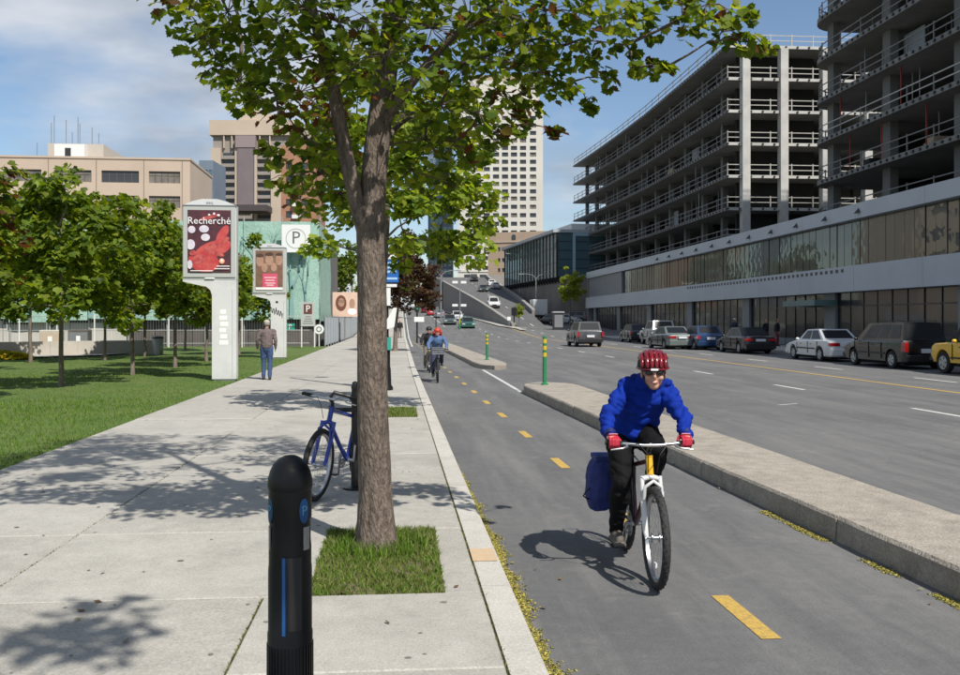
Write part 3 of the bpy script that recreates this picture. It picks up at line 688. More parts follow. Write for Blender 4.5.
# ---- facade with true openings
def gridwall(root, Wd, z0, z1, cols, rws, wm, gm_, depth=.3, x0=0, y=0, name='wall', wname='window', sub=0, fm=None, alt=None):
    mb = MB(); zs = z0
    for (a, b) in rws+[(z1, z1)]:
        if a > zs: mb.bb(x0, x0+Wd, y, y+depth, zs, a)
        if b > a:
            xs = x0
            for (c, d) in cols+[(x0+Wd, x0+Wd)]:
                if c > xs: mb.bb(xs, c, y, y+depth, a, b)
                xs = d
        zs = b
    mb.obj(name, wm, root)
    cache = {}
    for (a, b) in rws:
        for (c, d) in cols:
            k = (round(d-c, 3), round(b-a, 3))
            if k not in cache:
                w, h = d-c, b-a
                g = MB().bb(-w/2, w/2, -.02, .02, -h/2, h/2)
                if sub:
                    for i in range(1, sub+1): g.bb(-w/2+w*i/(sub+1)-.05, -w/2+w*i/(sub+1)+.05, -.07, -.021, -h/2, h/2, 1)
                    g.bb(-w/2, w/2, -.06, -.021, h*.12, h*.12+.06, 1)
                ms = [gm_, fm or M_mull]
                cache[k] = [g.mesh('window', ms)]
                if alt: cache[k].append(g.mesh('window', [alt, fm or M_mull]))
            me = cache[k][0] if not alt or RNG.uniform() > .3 else cache[k][1]
            link(wname, me, root, ((c+d)/2, y+depth*.75, (a+b)/2))
    return root
# ---- white hotel tower up the hill
M_tow = mat('tower_concrete', (.54, .515, .465), .85, c2=(.59, .565, .515), scale=.06, dirt=(.48, .455, .405), dscale=.08)
tw, wd = loc_frame('tower_block', 'tall off-white tower block with a grid of small windows on the hill', 'building', pix(458, 0, 300), pix(543, 0, 300), 8)
px = wd/85.0
def tz(v): return 1.78+(320-v)/930*300-8
rows_t = []
for v in [118, 125.5, 133, 140.5, 148, 154.5, 161.8, 169.2, 176.6, 184, 191.4, 198.6, 206.8, 215.2, 223.8, 232.4, 241, 249.6, 258.2, 268]: rows_t.append((tz(v+2.1), tz(v-2.1)))
rows_t.sort()
cols_t = [((u-458-3.1)*px, (u-458+3.1)*px) for u in (468.7, 477.8, 486.8, 496, 505, 514, 523, 533)]
gridwall(tw, wd, 0, tz(108), cols_t, rows_t, M_tow, M_glassC, .45, alt=M_curtain, sub=1)
MB().bb(0, wd, .45, 22, 0, tz(108)).obj('side_walls', M_tow, tw)
MB().bb(6*px, wd-3*px, 3, 20, tz(108), tz(78)).obj('plant_room', M_tow, tw)
MB().bb(12*px, wd-10*px, 5, 18, tz(78), tz(71)).obj('roof_sign_block', mat('brown_cap', (.32, .24, .18), .8), tw)
MB().bb(-.3, wd+.3, -.25, 0, tz(272), tz(270)).obj('string_course', M_tow, tw)
for k in range(5): MB().bb(2+5*k, 5.6+5*k, -.06, -.01, tz(281), tz(274.5)).obj('shop_window', M_glassC, tw)
# ---- brick building beside it
M_brick = mat('buff_brick', (.36, .27, .20), .9, c2=(.41, .31, .235), scale=.4, dirt=(.30, .22, .165), dscale=.2)
bk, wd = loc_frame('brick_building', 'buff brick building with arched top window between the tower and glass block', 'building', pix(488, 0, 245), pix(548, 0, 240), 8)
px = wd/60
def bz(v): return 1.78+(320-v)/930*243-8
gridwall(bk, wd, 0, bz(232), [((c)*px, (c+2.4)*px) for c in (10, 14.2, 24, 28.2, 38, 42.2)], [(bz(272), bz(268)), (bz(262), bz(258)), (bz(251), bz(247))], M_brick, M_glassC, .3)
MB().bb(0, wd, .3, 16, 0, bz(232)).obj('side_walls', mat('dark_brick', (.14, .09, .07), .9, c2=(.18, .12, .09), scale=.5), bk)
MB().bb(-.15, wd+.15, -.2, 0, bz(242.4), bz(241)).obj('cornice', mat('brick_cornice', (.42, .34, .27), .9), bk)
mb = MB(); mb.prism([(-.55, 0), (.55, 0)]+[(.55*math.cos(a), .9+.55*math.sin(a)) for a in [PI*i/8 for i in range(9)]], .06, (26*px, -.07, bz(240)), 'y'); mb.obj('arched_window', M_glassC, bk)
# ---- glass block on the right with its dark base
M_blue = mat('pale_blue_frame', (.30, .45, .55), .5)
gb, wd = loc_frame('glass_office_block', 'dark glass office block with pale blue frame on a concrete base below the hill', 'building', pix(505, 0, 189), pix(557, 0, 150))
zb, zt = 8.7, 15.9
n = 18
MB().bb(0, wd, .12, 14, zb, zt).obj('core', mat('office_core', (.03, .04, .045), .8), gb)
for r_ in range(3):
    for k in range(n):
        a, b = wd*k/n, wd*(k+1)/n; h0, h1 = zb+(zt-zb)*r_/3, zb+(zt-zb)*(r_+1)/3
        MB().bb(a+.05, b-.05, .0, .08, h0+.05, h1-.05).obj('glass_panel', M_glassD, gb, rot=(0, 0, 0))
    MB().bb(0, wd, -.06, .1, zb+(zt-zb)*r_/3-.05, zb+(zt-zb)*r_/3+.05).obj('transom', M_mull, gb)
for k in range(n+1): MB().bb(wd*k/n-.06, wd*k/n+.06, -.14, .09, zb, zt).obj('mullion', M_mull, gb)
MB().bb(-.3, wd+.3, -.7, 14, zt+.002, zt+.5).obj('roof_edge', M_fascia, gb)
MB().bb(0, wd, .6, 14, -1, zb-.002).obj('base_wall', mat('base_concrete', (.20, .175, .15), .9, c2=(.25, .22, .19), scale=.4, dirt=(.14, .12, .10), dscale=.3), gb)
for k in range(22): MB().prism([(.6, zb-.01), (-.5, zb-.01), (.6, zb-1.0)], .3, (wd*(k+.5)/22, 0, 0), 'x').obj('bracket', M_mull, gb)
# its near end wall
for r_ in range(5):
    for k in range(4): MB().bb(wd+.01, wd+.07, 3.1+k*2.5+.06, 3.1+(k+1)*2.5-.06, zb+1.44*r_+.06, zb+1.44*(r_+1)-.06).obj('glass_panel', M_glassD, gb)
    MB().bb(wd+.01, wd+.07, .15, 2.6, zb+1.44*r_+.06, zb+1.44*(r_+1)-.06).obj('glass_panel', M_glassD, gb)
MB().bb(wd, wd+.25, 2.62, 3.05, zb, zt).obj('frame_upright', M_blue, gb); MB().bb(wd, wd+.25, 3.06, 14, zt-.5, zt).obj('frame_head', M_blue, gb); MB().bb(wd, wd+.25, 3.06, 14, zb, zb+.3).obj('frame_sill', M_blue, gb)
MB().bb(wd-16, wd-2, 3, 12, zt+.51, zt+1.7).obj('roof_plant', M_white, gb)
# ---- slate-blue tower behind the leaves
bt, wd = loc_frame('slate_tower', 'slate blue glass tower seen through the street trees left of the white tower', 'building', pix(428, 0, 330), pix(452, 0, 330), 5)
M_slate = mat('slate_panel', (.14, .18, .23), .6, c2=(.17, .21, .27), scale=.2)
gridwall(bt, wd, 0, 62, [(.7+1.6*k, 1.9+1.6*k) for k in range(5)], [(10+3*k, 11.9+3*k) for k in range(17)], M_slate, M_glassD, .3)
MB().bb(0, wd, .3, 18, 0, 62).obj('side_walls', M_slate, bt)
# ---- beige office on the left
M_beige = mat('beige_panel', (.47, .37, .29), .85, c2=(.51, .41, .325), scale=.12, dirt=(.42, .335, .265), dscale=.2)
of, wd = loc_frame('beige_office', 'long beige office block with ribbon windows behind the park trees', 'building', pix(-45, 0, 138.2), pix(190, 0, 141.6), 0)
px = wd/235.0
rw = [(6.0+3.75*k-.05, 7.75+3.75*k) for k in range(5)]; rw = [(a+1.6, b+1.6) for a, b in rw]
cl = [((u0+45)*px, (u1+45)*px) for u0, u1 in ((-40, -6), (2, 40), (53, 90), (100, 138), (148, 180))]
gridwall(of, wd, 0, 26.1, cl, rw, M_beige, M_glassC, .35, sub=4, fm=mat('bronze_frame', (.10, .085, .07), .5), alt=M_curtain)
MB().bb(0, wd, .35, 18, 0, 26.1).obj('side_walls', M_beige, of)
for u in (-4, 47, 95, 143, 182): MB().bb((u+45)*px-.06, (u+45)*px+.06, -.03, -.001, 0, 26.1).obj('panel_joint', mat('panel_joint_brown', (.25, .20, .16), .9), of)  # brown strips mark the vertical panel joints
MB().bb(-.1, wd+.1, -.12, 18, 26.103, 26.4).obj('parapet_cap', M_beige, of)
M_pent = mat('penthouse_render', (.44, .40, .35), .85)
ph = MB().bb((77)*px, (135)*px, 6, 18, 26.41, 29.4).obj('penthouse', M_pent, of)
MB().bb(88*px, 119*px, 4.2, 5.98, 26.41, 29.0).obj('stair_head', M_white, of)
MB().bb(99*px, 105*px, 4.14, 4.19, 26.5, 28.4).obj('door', M_mull, of)
MB().bb(136*px, 170*px, 10, 20, 26.41, 27.9).obj('plant_room', M_pent, of)
MB().bb(-5*px, 50*px, 14, 24, 26.41, 28.6).obj('plant_room', M_gpanel, of)
for u, h in ((76, 33), (79, 34.2), (91.5, 33.5), (98, 31.6), (104, 34), (106, 33), (119, 32.4), (126, 31.5), (61, 29.8)): MB().cyl(((u)*px, 8, 26.4), ((u)*px, 8, h), .07, 6).obj('antenna', M_grey, of)
# ---- brown and beige tower
br, wd = loc_frame('residential_tower', 'brown and beige apartment tower with stacked balconies and gabled top', 'building', pix(209, 0, 300), pix(300, 0, 300), 5)
px = wd/91
def rz_(v): return 1.78+(320-v)/930*300-5
M_tb = mat('tower_beige', (.44, .36, .28), .85, c2=(.48, .40, .32), scale=.1); M_tm = mat('mauve_shaft', (.15, .12, .13), .8, c2=(.18, .145, .15), scale=.2); M_tg = mat('tower_grey', (.27, .24, .215), .85)
MB().bb(1, wd, 1.2, 24, 0, rz_(135)).obj('main_body', M_tg, br)
MB().bb(0, wd, 0, 24, rz_(134.9), rz_(120)).obj('crown', M_tb, br)
MB().prism([(26*px, rz_(119.95)), (37*px, rz_(111)), (41*px, rz_(107)), (47*px, rz_(107)), (64*px, rz_(114)), (78*px, rz_(119.95))], 18, (0, 2, 0), 'y').obj('gable', M_tb, br)
MB().bb(29*px, 45*px, -.8, 1.19, rz_(206), rz_(148)).obj('central_shaft', M_tm, br)
MB().bb(27*px, 47*px, -1, 1.19, rz_(147.9), rz_(136)).obj('shaft_head', mat('mauve_head', (.25, .20, .20), .8), br)
for a, b in ((2, 12), (26, 28.5), (45.5, 48), (62, 74), (86, 91)): MB().bb(a*px, b*px, -.3, 1.19, 0, rz_(148)).obj('pier', M_tb, br)
bal = MB().bb(-2.2, 2.2, -1.1, 0, 0, .22).bb(-2.2, 2.2, -1.1, -1.0, .23, 1.1).mesh('balcony', M_tg)
opn = MB().bb(-1.9, 1.9, -.03, .02, 0, 1.9).mesh('balcony_door', M_glassC)
for c in (19, 55, 80):
    for k in range(11):
        v = 155+7.9*k
        link('balcony', bal, br, (c*px, 1.15, rz_(v+4))); link('balcony_door', opn, br, (c*px, 1.15, rz_(v+3.2)))
for c in (14, 22, 32, 50, 60): MB().bb(c*px, (c+1.2)*px, .2, 1.19, rz_(147.8), rz_(135.1)).obj('loggia_column', M_tb, br)
MB().bb(30*px, 64*px, -9, -1.1, rz_(214), rz_(208)).obj('entrance_roof', mat('dark_roof', (.06, .05, .05), .8), br)
# ---- small brick flats and a teal sliver between
fl, wd = loc_frame('brick_flats', 'orange brick flats with white balconies glimpsed between the tower and the maple', 'building', pix(281, 0, 230), pix(316, 0, 230), 3)
M_or = mat('orange_brick', (.30, .15, .09), .9, c2=(.35, .19, .12), scale=.4)
gridwall(fl, wd, 0, 42, [(1.2, 2.8), (5, 6.6)], [(9+3*k, 10.7+3*k) for k in range(10)], M_or, M_glassC, .3)
MB().bb(0, wd, .3, 14, 0, 42).obj('side_walls', M_or, fl)
for k in range(10): MB().bb(2.9, 4.9, -1.1, -.001, 8.8+3*k, 9.7+3*k).obj('balcony', M_white, fl)
tl, wd = loc_frame('teal_office', 'narrow teal glass office between the beige block and brown tower', 'building', pix(199, 0, 240), pix(213, 0, 240), 3)
gridwall(tl, wd, 0, 40, [(.3+1.1*k, 1.2+1.1*k) for k in range(3)], [(6+3.2*k, 8.7+3.2*k) for k in range(10)], M_slate, M_glassD, .2)
MB().bb(0, wd, .2, 12, 0, 40).obj('side_walls', M_slate, tl)
# ---- scaffolded building behind printed green sheeting
M_tarp = mat('green_sheeting', (.27, .44, .365), .75, fine=9, c2=(.35, .51, .44), scale=1.2, bump=.3, bscale=2.5, dirt=(.22, .40, .36), dscale=3.2, bdist=.1)
M_print = mat('grey_print', (.17, .31, .30), .8, c2=(.23, .38, .36), scale=2)
tp = thing('sheeted_building', 'low building wrapped in pale green sheeting printed with bare trees', 'building', (0, 62, 0))
MB().bb(-40, -5.6, .6, 20, -.05, 7.6).obj('shell', mat('shell_wall', (.11, .11, .11), .9, c2=(.16, .155, .15), scale=.3), tp)
M_steelp = mat('galvanised', (.42, .43, .43), .45, metal=.5)
xs_ = [-40+2.47*k for k in range(15)]
for i, (a, b) in enumerate(zip(xs_[:-1], xs_[1:])):
    mb = MB(); nx, nz = 10, 14; vs = []
    zb_ = 1.75+RNG.uniform(-.12, .12)
    for j in range(nz+1):
        for k in range(nx+1):
            s, t = k/nx, j/nz
            vs.append((a+.02+(b-a-.04)*s, -.06*math.sin(PI*s)*(1+.4*math.sin(i*2.1+7*t))-.025*math.sin(9*s+5*t+i)+.02, zb_+(8.25-zb_)*t))
    mb.add(vs, [(j*(nx+1)+k, j*(nx+1)+k+1, (j+1)*(nx+1)+k+1, (j+1)*(nx+1)+k) for j in range(nz) for k in range(nx)])
    mb.obj('sheeting_panel', M_tarp, tp, smooth='all')
mb = MB(); vs = []
for j in range(15):
    for k in range(9): vs.append((-5.42+.03*math.sin(k*1.7+j), .05+1.2*k, 1.7+6.55*j/14))
mb.add(vs, [(j*9+k, j*9+k+1, (j+1)*9+k+1, (j+1)*9+k) for j in range(14) for k in range(8)]); mb.obj('sheeting_panel', M_tarp, tp, smooth='all')
for x in xs_: MB().cyl((x, .3, 0), (x, .3, 8.6), .05, 8).obj('scaffold_pole', M_steelp, tp)
for z in (2.1, 4.2, 6.3, 8.2): MB().cyl((-40, .28, z), (-5.4, .28, z), .04, 6).obj('scaffold_tube', M_steelp, tp)
M_hoard = [mat('hoarding_grey', (.30, .31, .32), .8, c2=(.24, .25, .26), scale=1), mat('hoarding_pale', (.50, .48, .44), .8, c2=(.44, .42, .38), scale=1), mat('dark_brown_board', (.075, .065, .06), .8, c2=(.11, .10, .09), scale=1.5)]
x = -39.5; i = 0
while x < -6:
    w = [2.4, 3.6, 1.8][i % 3]
    MB().bb(x+.02, min(x+w, -5.8)-.02, .45, .55, 0, [1.72, 1.5, 1.7, 1.6][i % 4]).obj('ground_floor_board', M_hoard[2] if x > -19 else M_hoard[(i*2+1) % 2], tp); x += w; i += 1  # the dark boards stand for the shaded ground-floor opening
def print_tree(x, h, w, sd):
    rg = random.Random(sd); mb = MB()
    def br_(p, a, l, t, dep):
        q = (p[0]+math.sin(a)*l, p[1]+math.cos(a)*l)
        dx, dz = math.cos(a)*t, -math.sin(a)*t
        mb.add([(p[0]-dx, -.175, p[1]-dz), (p[0]+dx, -.175, p[1]+dz), (q[0]+dx*.6, -.175, q[1]+dz*.6), (q[0]-dx*.6, -.175, q[1]-dz*.6)], [(0, 1, 2, 3)])
        if dep and q[1] < 7.7:
            for _ in range(2 if dep > 1 else 3): br_(q, a+rg.uniform(-.55, .55), l*rg.uniform(.6, .85), t*.55, dep-1)
    br_((x, 1.9), rg.uniform(-.08, .08), h, w, 4)
    v = [p for p in mb.v]; mb.v = [(a, b, min(c, 8.1)) for a, b, c in v]
    mb.obj('printed_tree', M_print, tp)
for k, (x, h, w) in enumerate([(-7.2, 1.9, .16), (-8.2, 2.2, .12), (-9.6, 2.0, .2), (-10.8, 1.5, .1), (-12.4, 2.2, .17), (-14.5, 1.9, .13), (-17, 2.2, .2), (-20, 2, .15), (-24, 2, .2), (-6.2, 1.6, .09)]): print_tree(x, h, w, 40+k)
for k in range(26):   # printed leaf speckle above
    pass
# ================================================================== trees
HALF = [(.0, .0), (.22, -.03), (.38, .08), (.55, .14), (.47, .32), (.60, .55), (.42, .58), (.34, .74), (.19, .72), (.0, 1.0)]
def leaf_template(full=True):
    if full:
        o = HALF+[(-x, y) for x, y in HALF[-2:0:-1]]
    else:
        o = [(0, 0), (.45, .12), (.5, .55), (.2, .62), (0, 1.0), (-.2, .62), (-.5, .55), (-.45, .12)]
    V = [(0, .40, 0)]+[(x, y, 0) for x, y in o]
    V = np.array([(x, y, -.30*abs(x)-.18*max(0, y-.3)**2+.04) for x, y, _ in V]); n = len(o)
    T = np.array([(0, 1+k, 1+(k+1) % n) for k in range(n)])
    return V, T
LV, LT = leaf_template(); SV, ST = leaf_template(False)
def leaf_frames(n, out, droop=(.25, 1.15), rg=None):
    rg = rg or RNG
    az = np.arctan2(out[:, 1], out[:, 0])+rg.normal(0, 1.0, n); pt = -rg.uniform(droop[0], droop[1], n); rl = rg.normal(0, .5, n)
    ca, sa, cp, sp = np.cos(az), np.sin(az), np.cos(pt), np.sin(pt)
    Y = np.stack([ca*cp, sa*cp, sp], 1); X0 = np.stack([-sa, ca, 0*az], 1); Z0 = np.cross(X0, Y)
    X = X0*np.cos(rl)[:, None]+Z0*np.sin(rl)[:, None]; Z = np.cross(X, Y)
    return X, Y, Z
def leaves(P, out, size, tints, full=True, rg=None, droop=(.25, 1.15)):
    rg = rg or RNG; n = len(P); V0, T0 = (LV, LT) if full else (SV, ST)
    X, Y, Z = leaf_frames(n, out, droop, rg); s = size*rg.uniform(.65, 1.2, n)[:, None, None]
    V = P[:, None, :]+s*(V0[None, :, 0:1]*X[:, None]+V0[None, :, 1:2]*Y[:, None]+V0[None, :, 2:3]*Z[:, None])
    T = T0[None]+(np.arange(n)*len(V0))[:, None, None]
    C = np.repeat(tints, len(V0), 0)
    return V.reshape(-1, 3), T.reshape(-1, 3), C
MAPLE = np.array([(.078, .132, .014), (.103, .162, .017), (.135, .195, .021), (.172, .23, .026), (.052, .092, .013), (.215, .255, .032)])
REDDY = np.array([(.10, .055, .02), (.14, .06, .025), (.085, .07, .018)])
def skeleton(base_nodes, targets, rg):
    """branches that grow from the skeleton nodes out to each leaf cluster"""
    nodes = [Vector(p) for p in base_nodes]; brs = []
    order = sorted(range(len(targets)), key=lambda i: min((Vector(targets[i])-n).length for n in nodes))
    for i in order:
        t = Vector(targets[i]); best = min(nodes, key=lambda n: (t-n).length+max(0, n.z-t.z+.1)*1.2)
        L_ = (t-best).length; k = max(3, int(L_/.25)); pts = []
        side = Vector((rg.uniform(-1, 1), rg.uniform(-1, 1), rg.uniform(.1, .8)))*.12*L_
        for j in range(k+1):
            s = j/k; pts.append(best.lerp(t, s)+side*math.sin(PI*s)+Vector((rg.uniform(-1, 1), rg.uniform(-1, 1), rg.uniform(-1, 1)))*.015*(0 < j < k))
        brs.append((pts, L_)); nodes += pts[1:]
    return brs
def trunk_mesh(path, rads, m, n=20, rough=.06, seed=1, ridge=0, step=.06):
    from mathutils import noise
    rg = np.random.default_rng(seed); pts = [Vector(p) for p in path]; P = []; Rr = []
    for a, b, ra, rb in zip(pts[:-1], pts[1:], rads[:-1], rads[1:]):
        k = max(2, int((b-a).length/step))
        for j in range(k): P.append(a.lerp(b, j/k)); Rr.append(ra+(rb-ra)*j/k)
    P.append(pts[-1]); Rr.append(rads[-1])
    if len(P) > 6:      # ease the bends
        for _ in range(3): P = [P[0]]+[(P[i-1]+P[i]*2+P[i+1])/4 for i in range(1, len(P)-1)]+[P[-1]]
    ph = rg.uniform(0, 6.28, 6); vs = []
    for i, (p, r) in enumerate(zip(P, Rr)):
        for k in range(n):
            a = 2*PI*k/n
            q = r*(1+rough*(.5*math.sin(3*a+ph[0]+p.z*.7)+.35*math.sin(7*a+ph[1]+p.z*2.3)+.5*rg.normal(0, .35)*(0 if ridge else 1)))
            if ridge:       # furrowed bark plates
                w = Vector((math.cos(a)*3.2, math.sin(a)*3.2, p.z*2.6)); h = 1-2*abs(noise.noise(w*1.5)); h2 = noise.noise(Vector((w.x*3.5, w.y*3.5, w.z*1.6)))
                q += ridge*(.6*h+.7*h2)
            if i < 8 and r > .12: q *= 1+.10*(1-i/8)*max(0, math.sin(4*a+ph[2]))*1.6      # root flare
            vs.append((p.x+q*math.cos(a), p.y+q*math.sin(a), p.z))
    return MB().add(vs, [(i*n+k, i*n+(k+1) % n, (i+1)*n+(k+1) % n, (i+1)*n+k) for i in range(len(P)-1) for k in range(n)]+[tuple((len(P)-1)*n+k for k in range(n))])
# ---- the near street maple
tree = thing('maple_tree', 'near street maple with forked brown trunk in a square of grass', 'tree', (0, 0, 0))
rg = random.Random(3)
TP = [(-.17, 6.80, .06), (-.185, 6.80, .22), (-.19, 6.79, .5), tuple(pix(372, 400, 6.72)), tuple(pix(372, 300, 6.72)), tuple(pix(370, 222, 6.72)), tuple(pix(376, 150, 6.7)), tuple(pix(383, 90, 6.72)), tuple(pix(395, 0, 6.75)), (-.10, 6.9, 5.2), (-.05, 6.95, 6.6), (-.1, 7.0, 7.8)]
TR = [.18, .140, .117, .105, .098, .094, .086, .080, .066, .05, .032, .015]
trunk_mesh(TP, TR, M_bark, 56, .07, 5, .0085, .03).obj('trunk', M_bark, tree, smooth='all')
LP1 = [tuple(pix(367, 240, 6.70)), tuple(pix(356, 200, 6.64)), tuple(pix(345, 150, 6.58)), tuple(pix(334, 90, 6.5)), tuple(pix(318, 30, 6.4)), tuple(pix(296, -50, 6.3)), tuple(pix(270, -140, 6.2))]
trunk_mesh(LP1, [.058, .056, .052, .046, .038, .028, .016], M_bark, 28, .06, 6, .005, .04).obj('limb', M_bark, tree, smooth='all')
LP2 = [tuple(pix(380, 130, 6.70)), tuple(pix(398, 100, 6.62)), tuple(pix(430, 60, 6.5)), tuple(pix(470, 20, 6.4)), tuple(pix(520, -10, 6.3)), tuple(pix(580, -30, 6.2)), tuple(pix(640, -20, 6.1))]
trunk_mesh(LP2, [.05, .043, .036, .03, .024, .018, .012], M_bark, 10, .05, 7).obj('limb', M_bark, tree, smooth='all')
LP3 = [tuple(pix(378, 150, 6.74)), tuple(pix(400, 122, 6.95)), tuple(pix(440, 105, 7.2)), tuple(pix(480, 92, 7.3))]
trunk_mesh(LP3, [.035, .028, .02, .012], M_bark, 8, .05, 8).obj('limb', M_bark, tree, smooth='all')
CL = [(188, 12, 6.2, .26), (205, 40, 6.1, .22), (228, 12, 6.3, .3), (222, 66, 6.1, .2), (250, 42, 6.3, .28), (245, 92, 6.4, .18), (262, 72, 6.6, .25), (275, 20, 6.0, .34), (282, 60, 6.2, .3), (278, 110, 6.4, .24), (300, 92, 6.5, .26), (308, 140, 6.5, .24), (272, 152, 6.3, .14), (290, 176, 6.3, .18), (318, 175, 6.7, .22), (305, 8, 6.1, .36), (318, 55, 6.0, .32), (330, 110, 6.9, .22), (338, 22, 5.9, .36), (352, 70, 6.0, .30), (366, 18, 6.0, .36), (300, 200, 6.9, .16), (335, 195, 7.1, .2), (325, 145, 7.2, .25), (348, 165, 7.4, .25),
      (385, 55, 6.1, .30), (400, 15, 6.1, .36), (415, 75, 6.1, .30), (432, 28, 6.2, .36), (440, 105, 6.3, .28), (405, 115, 7.2, .25), (425, 140, 6.6, .25), (452, 145, 6.7, .24), (412, 170, 7.0, .22), (438, 180, 7.0, .18), (462, 66, 6.3, .32), (470, 20, 6.2, .36), (478, 112, 6.4, .26), (498, 62, 6.4, .30), (505, 14, 6.2, .34), (470, 150, 6.7, .17), (512, 98, 6.4, .2), (530, 40, 6.3, .3), (490, 135, 6.5, .16), (530, 108, 6.4, .12), (512, 126, 6.4, .14), (556, 130, 6.4, .06), (540, 72, 6.3, .2), (546, 10, 6.2, .3), (565, 45, 6.2, .22), (560, 85, 6.3, .16), (588, 104, 6.3, .08), (590, 55, 6.3, .16), (606, 78, 6.3, .13), (580, 12, 6.2, .26), (612, 18, 6.1, .2), (626, 45, 6.2, .13), (648, 32, 6.2, .16), (650, 66, 6.2, .1), (634, 68, 6.25, .07), (640, 6, 6.1, .18), (665, 68, 6.2, .07), (685, 22, 6.1, .2), (708, 4, 6.0, .2), (722, 32, 6.0, .15), (748, 42, 6.0, .11), (766, 46, 6.0, .07), (672, -8, 6.1, .2), (738, 14, 6.0, .12), (380, 200, 7.3, .12),
      (200, -40, 6.3, .34), (260, -50, 6.2, .4), (340, -50, 6.1, .4), (420, -50, 6.1, .4), (500, -50, 6.2, .4), (580, -45, 6.2, .35), (650, -50, 6.2, .3), (150, -30, 6.4, .25), (700, -45, 6.1, .25)]
targets = []; rads_ = []; red = []
for k, (u, v, d, r_) in enumerate(CL):
    dd = d+rg.uniform(-.25, .45); targets.append(pix(u, v, dd)); rads_.append(r_); red.append((u, v) in ((528, 108), (556, 130), (300, 92), (278, 110), (330, 110), (512, 98)))
c0 = Vector((-.1, 6.9, 5.7))
for k in range(92):
    a = rg.uniform(0, 2*PI); e = math.asin(rg.uniform(-.45, 1)); q = rg.uniform(.45, 1)**.6
    p = c0+Vector((math.cos(a)*math.cos(e)*2.35*q, math.sin(a)*math.cos(e)*2.2*q, math.sin(e)*2.9*q))
    if p.z < 1.78+340/930*max(p.y, .1)*1.0 and p.y < 8.2: continue
    if p.z < 3.2: continue
    targets.append(p); rads_.append(rg.uniform(.28, .42)); red.append(rg.random() < .06)
for p in [(-.6, 7.9, 3.5), (.5, 8.1, 3.6), (-1.3, 7.6, 3.7), (1.1, 7.7, 3.9), (-.2, 8.4, 4.2), (-1.7, 8.0, 4.6), (.9, 8.5, 4.5)]:
    targets.append(Vector(p)); rads_.append(.32); red.append(False)
base_nodes = []
for path in (TP[6:], LP1[2:], LP2[1:], LP3[1:]):
    for a, b in zip(path[:-1], path[1:]):
        for j in range(5): base_nodes.append(Vector(a).lerp(Vector(b), j/5))
brs = skeleton(base_nodes, targets, rg)
mb = MB()
for pts, L_ in brs:
    r0 = min(.026, .007+.009*L_); mb.tube(pts, [r0*(1-.78*j/(len(pts)-1)) for j in range(len(pts))], 6)
mb.obj('branches', M_bark, tree, smooth='all')
PP = []; OO = []; TT = []; twigs = MB()
for t, r_, rd in zip(targets, rads_, red):
    r_ *= .92; n = int(20+410*r_*r_+(8 if r_ > .15 else 0)) if r_ > .1 else int(12+160*r_)
    q = RNG.normal(0, 1, (n, 3)); q /= np.linalg.norm(q, axis=1)[:, None]; rad = RNG.uniform(.15, 1, (n, 1))**.5*r_
    p = np.array(t)+q*rad*np.array([1, 1, .8]); PP.append(p); o = p-np.array(t)+np.array([(t.x+.15)*.15, (t.y-6.8)*.15, 0]); OO.append(o)
    tn = MAPLE[RNG.integers(0, len(MAPLE), n)]*RNG.uniform(.8, 1.2, (n, 1))
    mr_ = RNG.uniform(0, 1, n) < (.45 if rd else .035); tn[mr_] = REDDY[RNG.integers(0, 3, mr_.sum())]
    TT.append(tn)
    for j in range(0, n, 5): twigs.tube([t, Vector(p[j])*.55+t*.45+Vector((0, 0, .02)), p[j]], [.004, .003, .0015], 4)
PP = np.concatenate(PP); OO = np.concatenate(OO); TT = np.concatenate(TT)
twigs.obj('twigs', M_bark, tree)['kind'] = 'stuff'
# the 300 leaves that show largest are separate leaves, the rest one mass
rel = PP-np.array([0, 0, 1.78]); dep = rel[:, 0]*math.sin(YAW)+rel[:, 1]*math.cos(YAW); uu = 480+930*(rel[:, 0]*math.cos(YAW)-rel[:, 1]*math.sin(YAW))/dep; vv = 320-930*rel[:, 2]/dep
inn = (uu > 160) & (uu < 780) & (vv > -5) & (vv < 240); score = np.where(inn, -dep, -99)
sel = np.argsort(-score)[:300]; rest = np.setdiff1d(np.arange(len(PP)), sel)
V, T, C = leaves(PP[rest], OO[rest], .074, TT[rest])
crown = link('crown', trimesh('crown', V, T, M_leaf, C), tree); crown['kind'] = 'stuff'
lm = [trimesh('leaf', LV*.075, LT, M_leaf, np.tile(c, (len(LV), 1))) for c in np.concatenate([MAPLE, REDDY[:1]])]
Xs, Ys, Zs = leaf_frames(300, OO[sel])
for k, i in enumerate(sel):
    M3 = Matrix(((Xs[k][0], Ys[k][0], Zs[k][0]), (Xs[k][1], Ys[k][1], Zs[k][1]), (Xs[k][2], Ys[k][2], Zs[k][2])))
    o = link('leaf', lm[6 if RNG.uniform() < .05 else int(RNG.integers(0, 6))], crown); o.matrix_local = Matrix.Translation(Vector(PP[i])) @ M3.to_4x4() @ Matrix.Scale(RNG.uniform(.7, 1.15), 4)
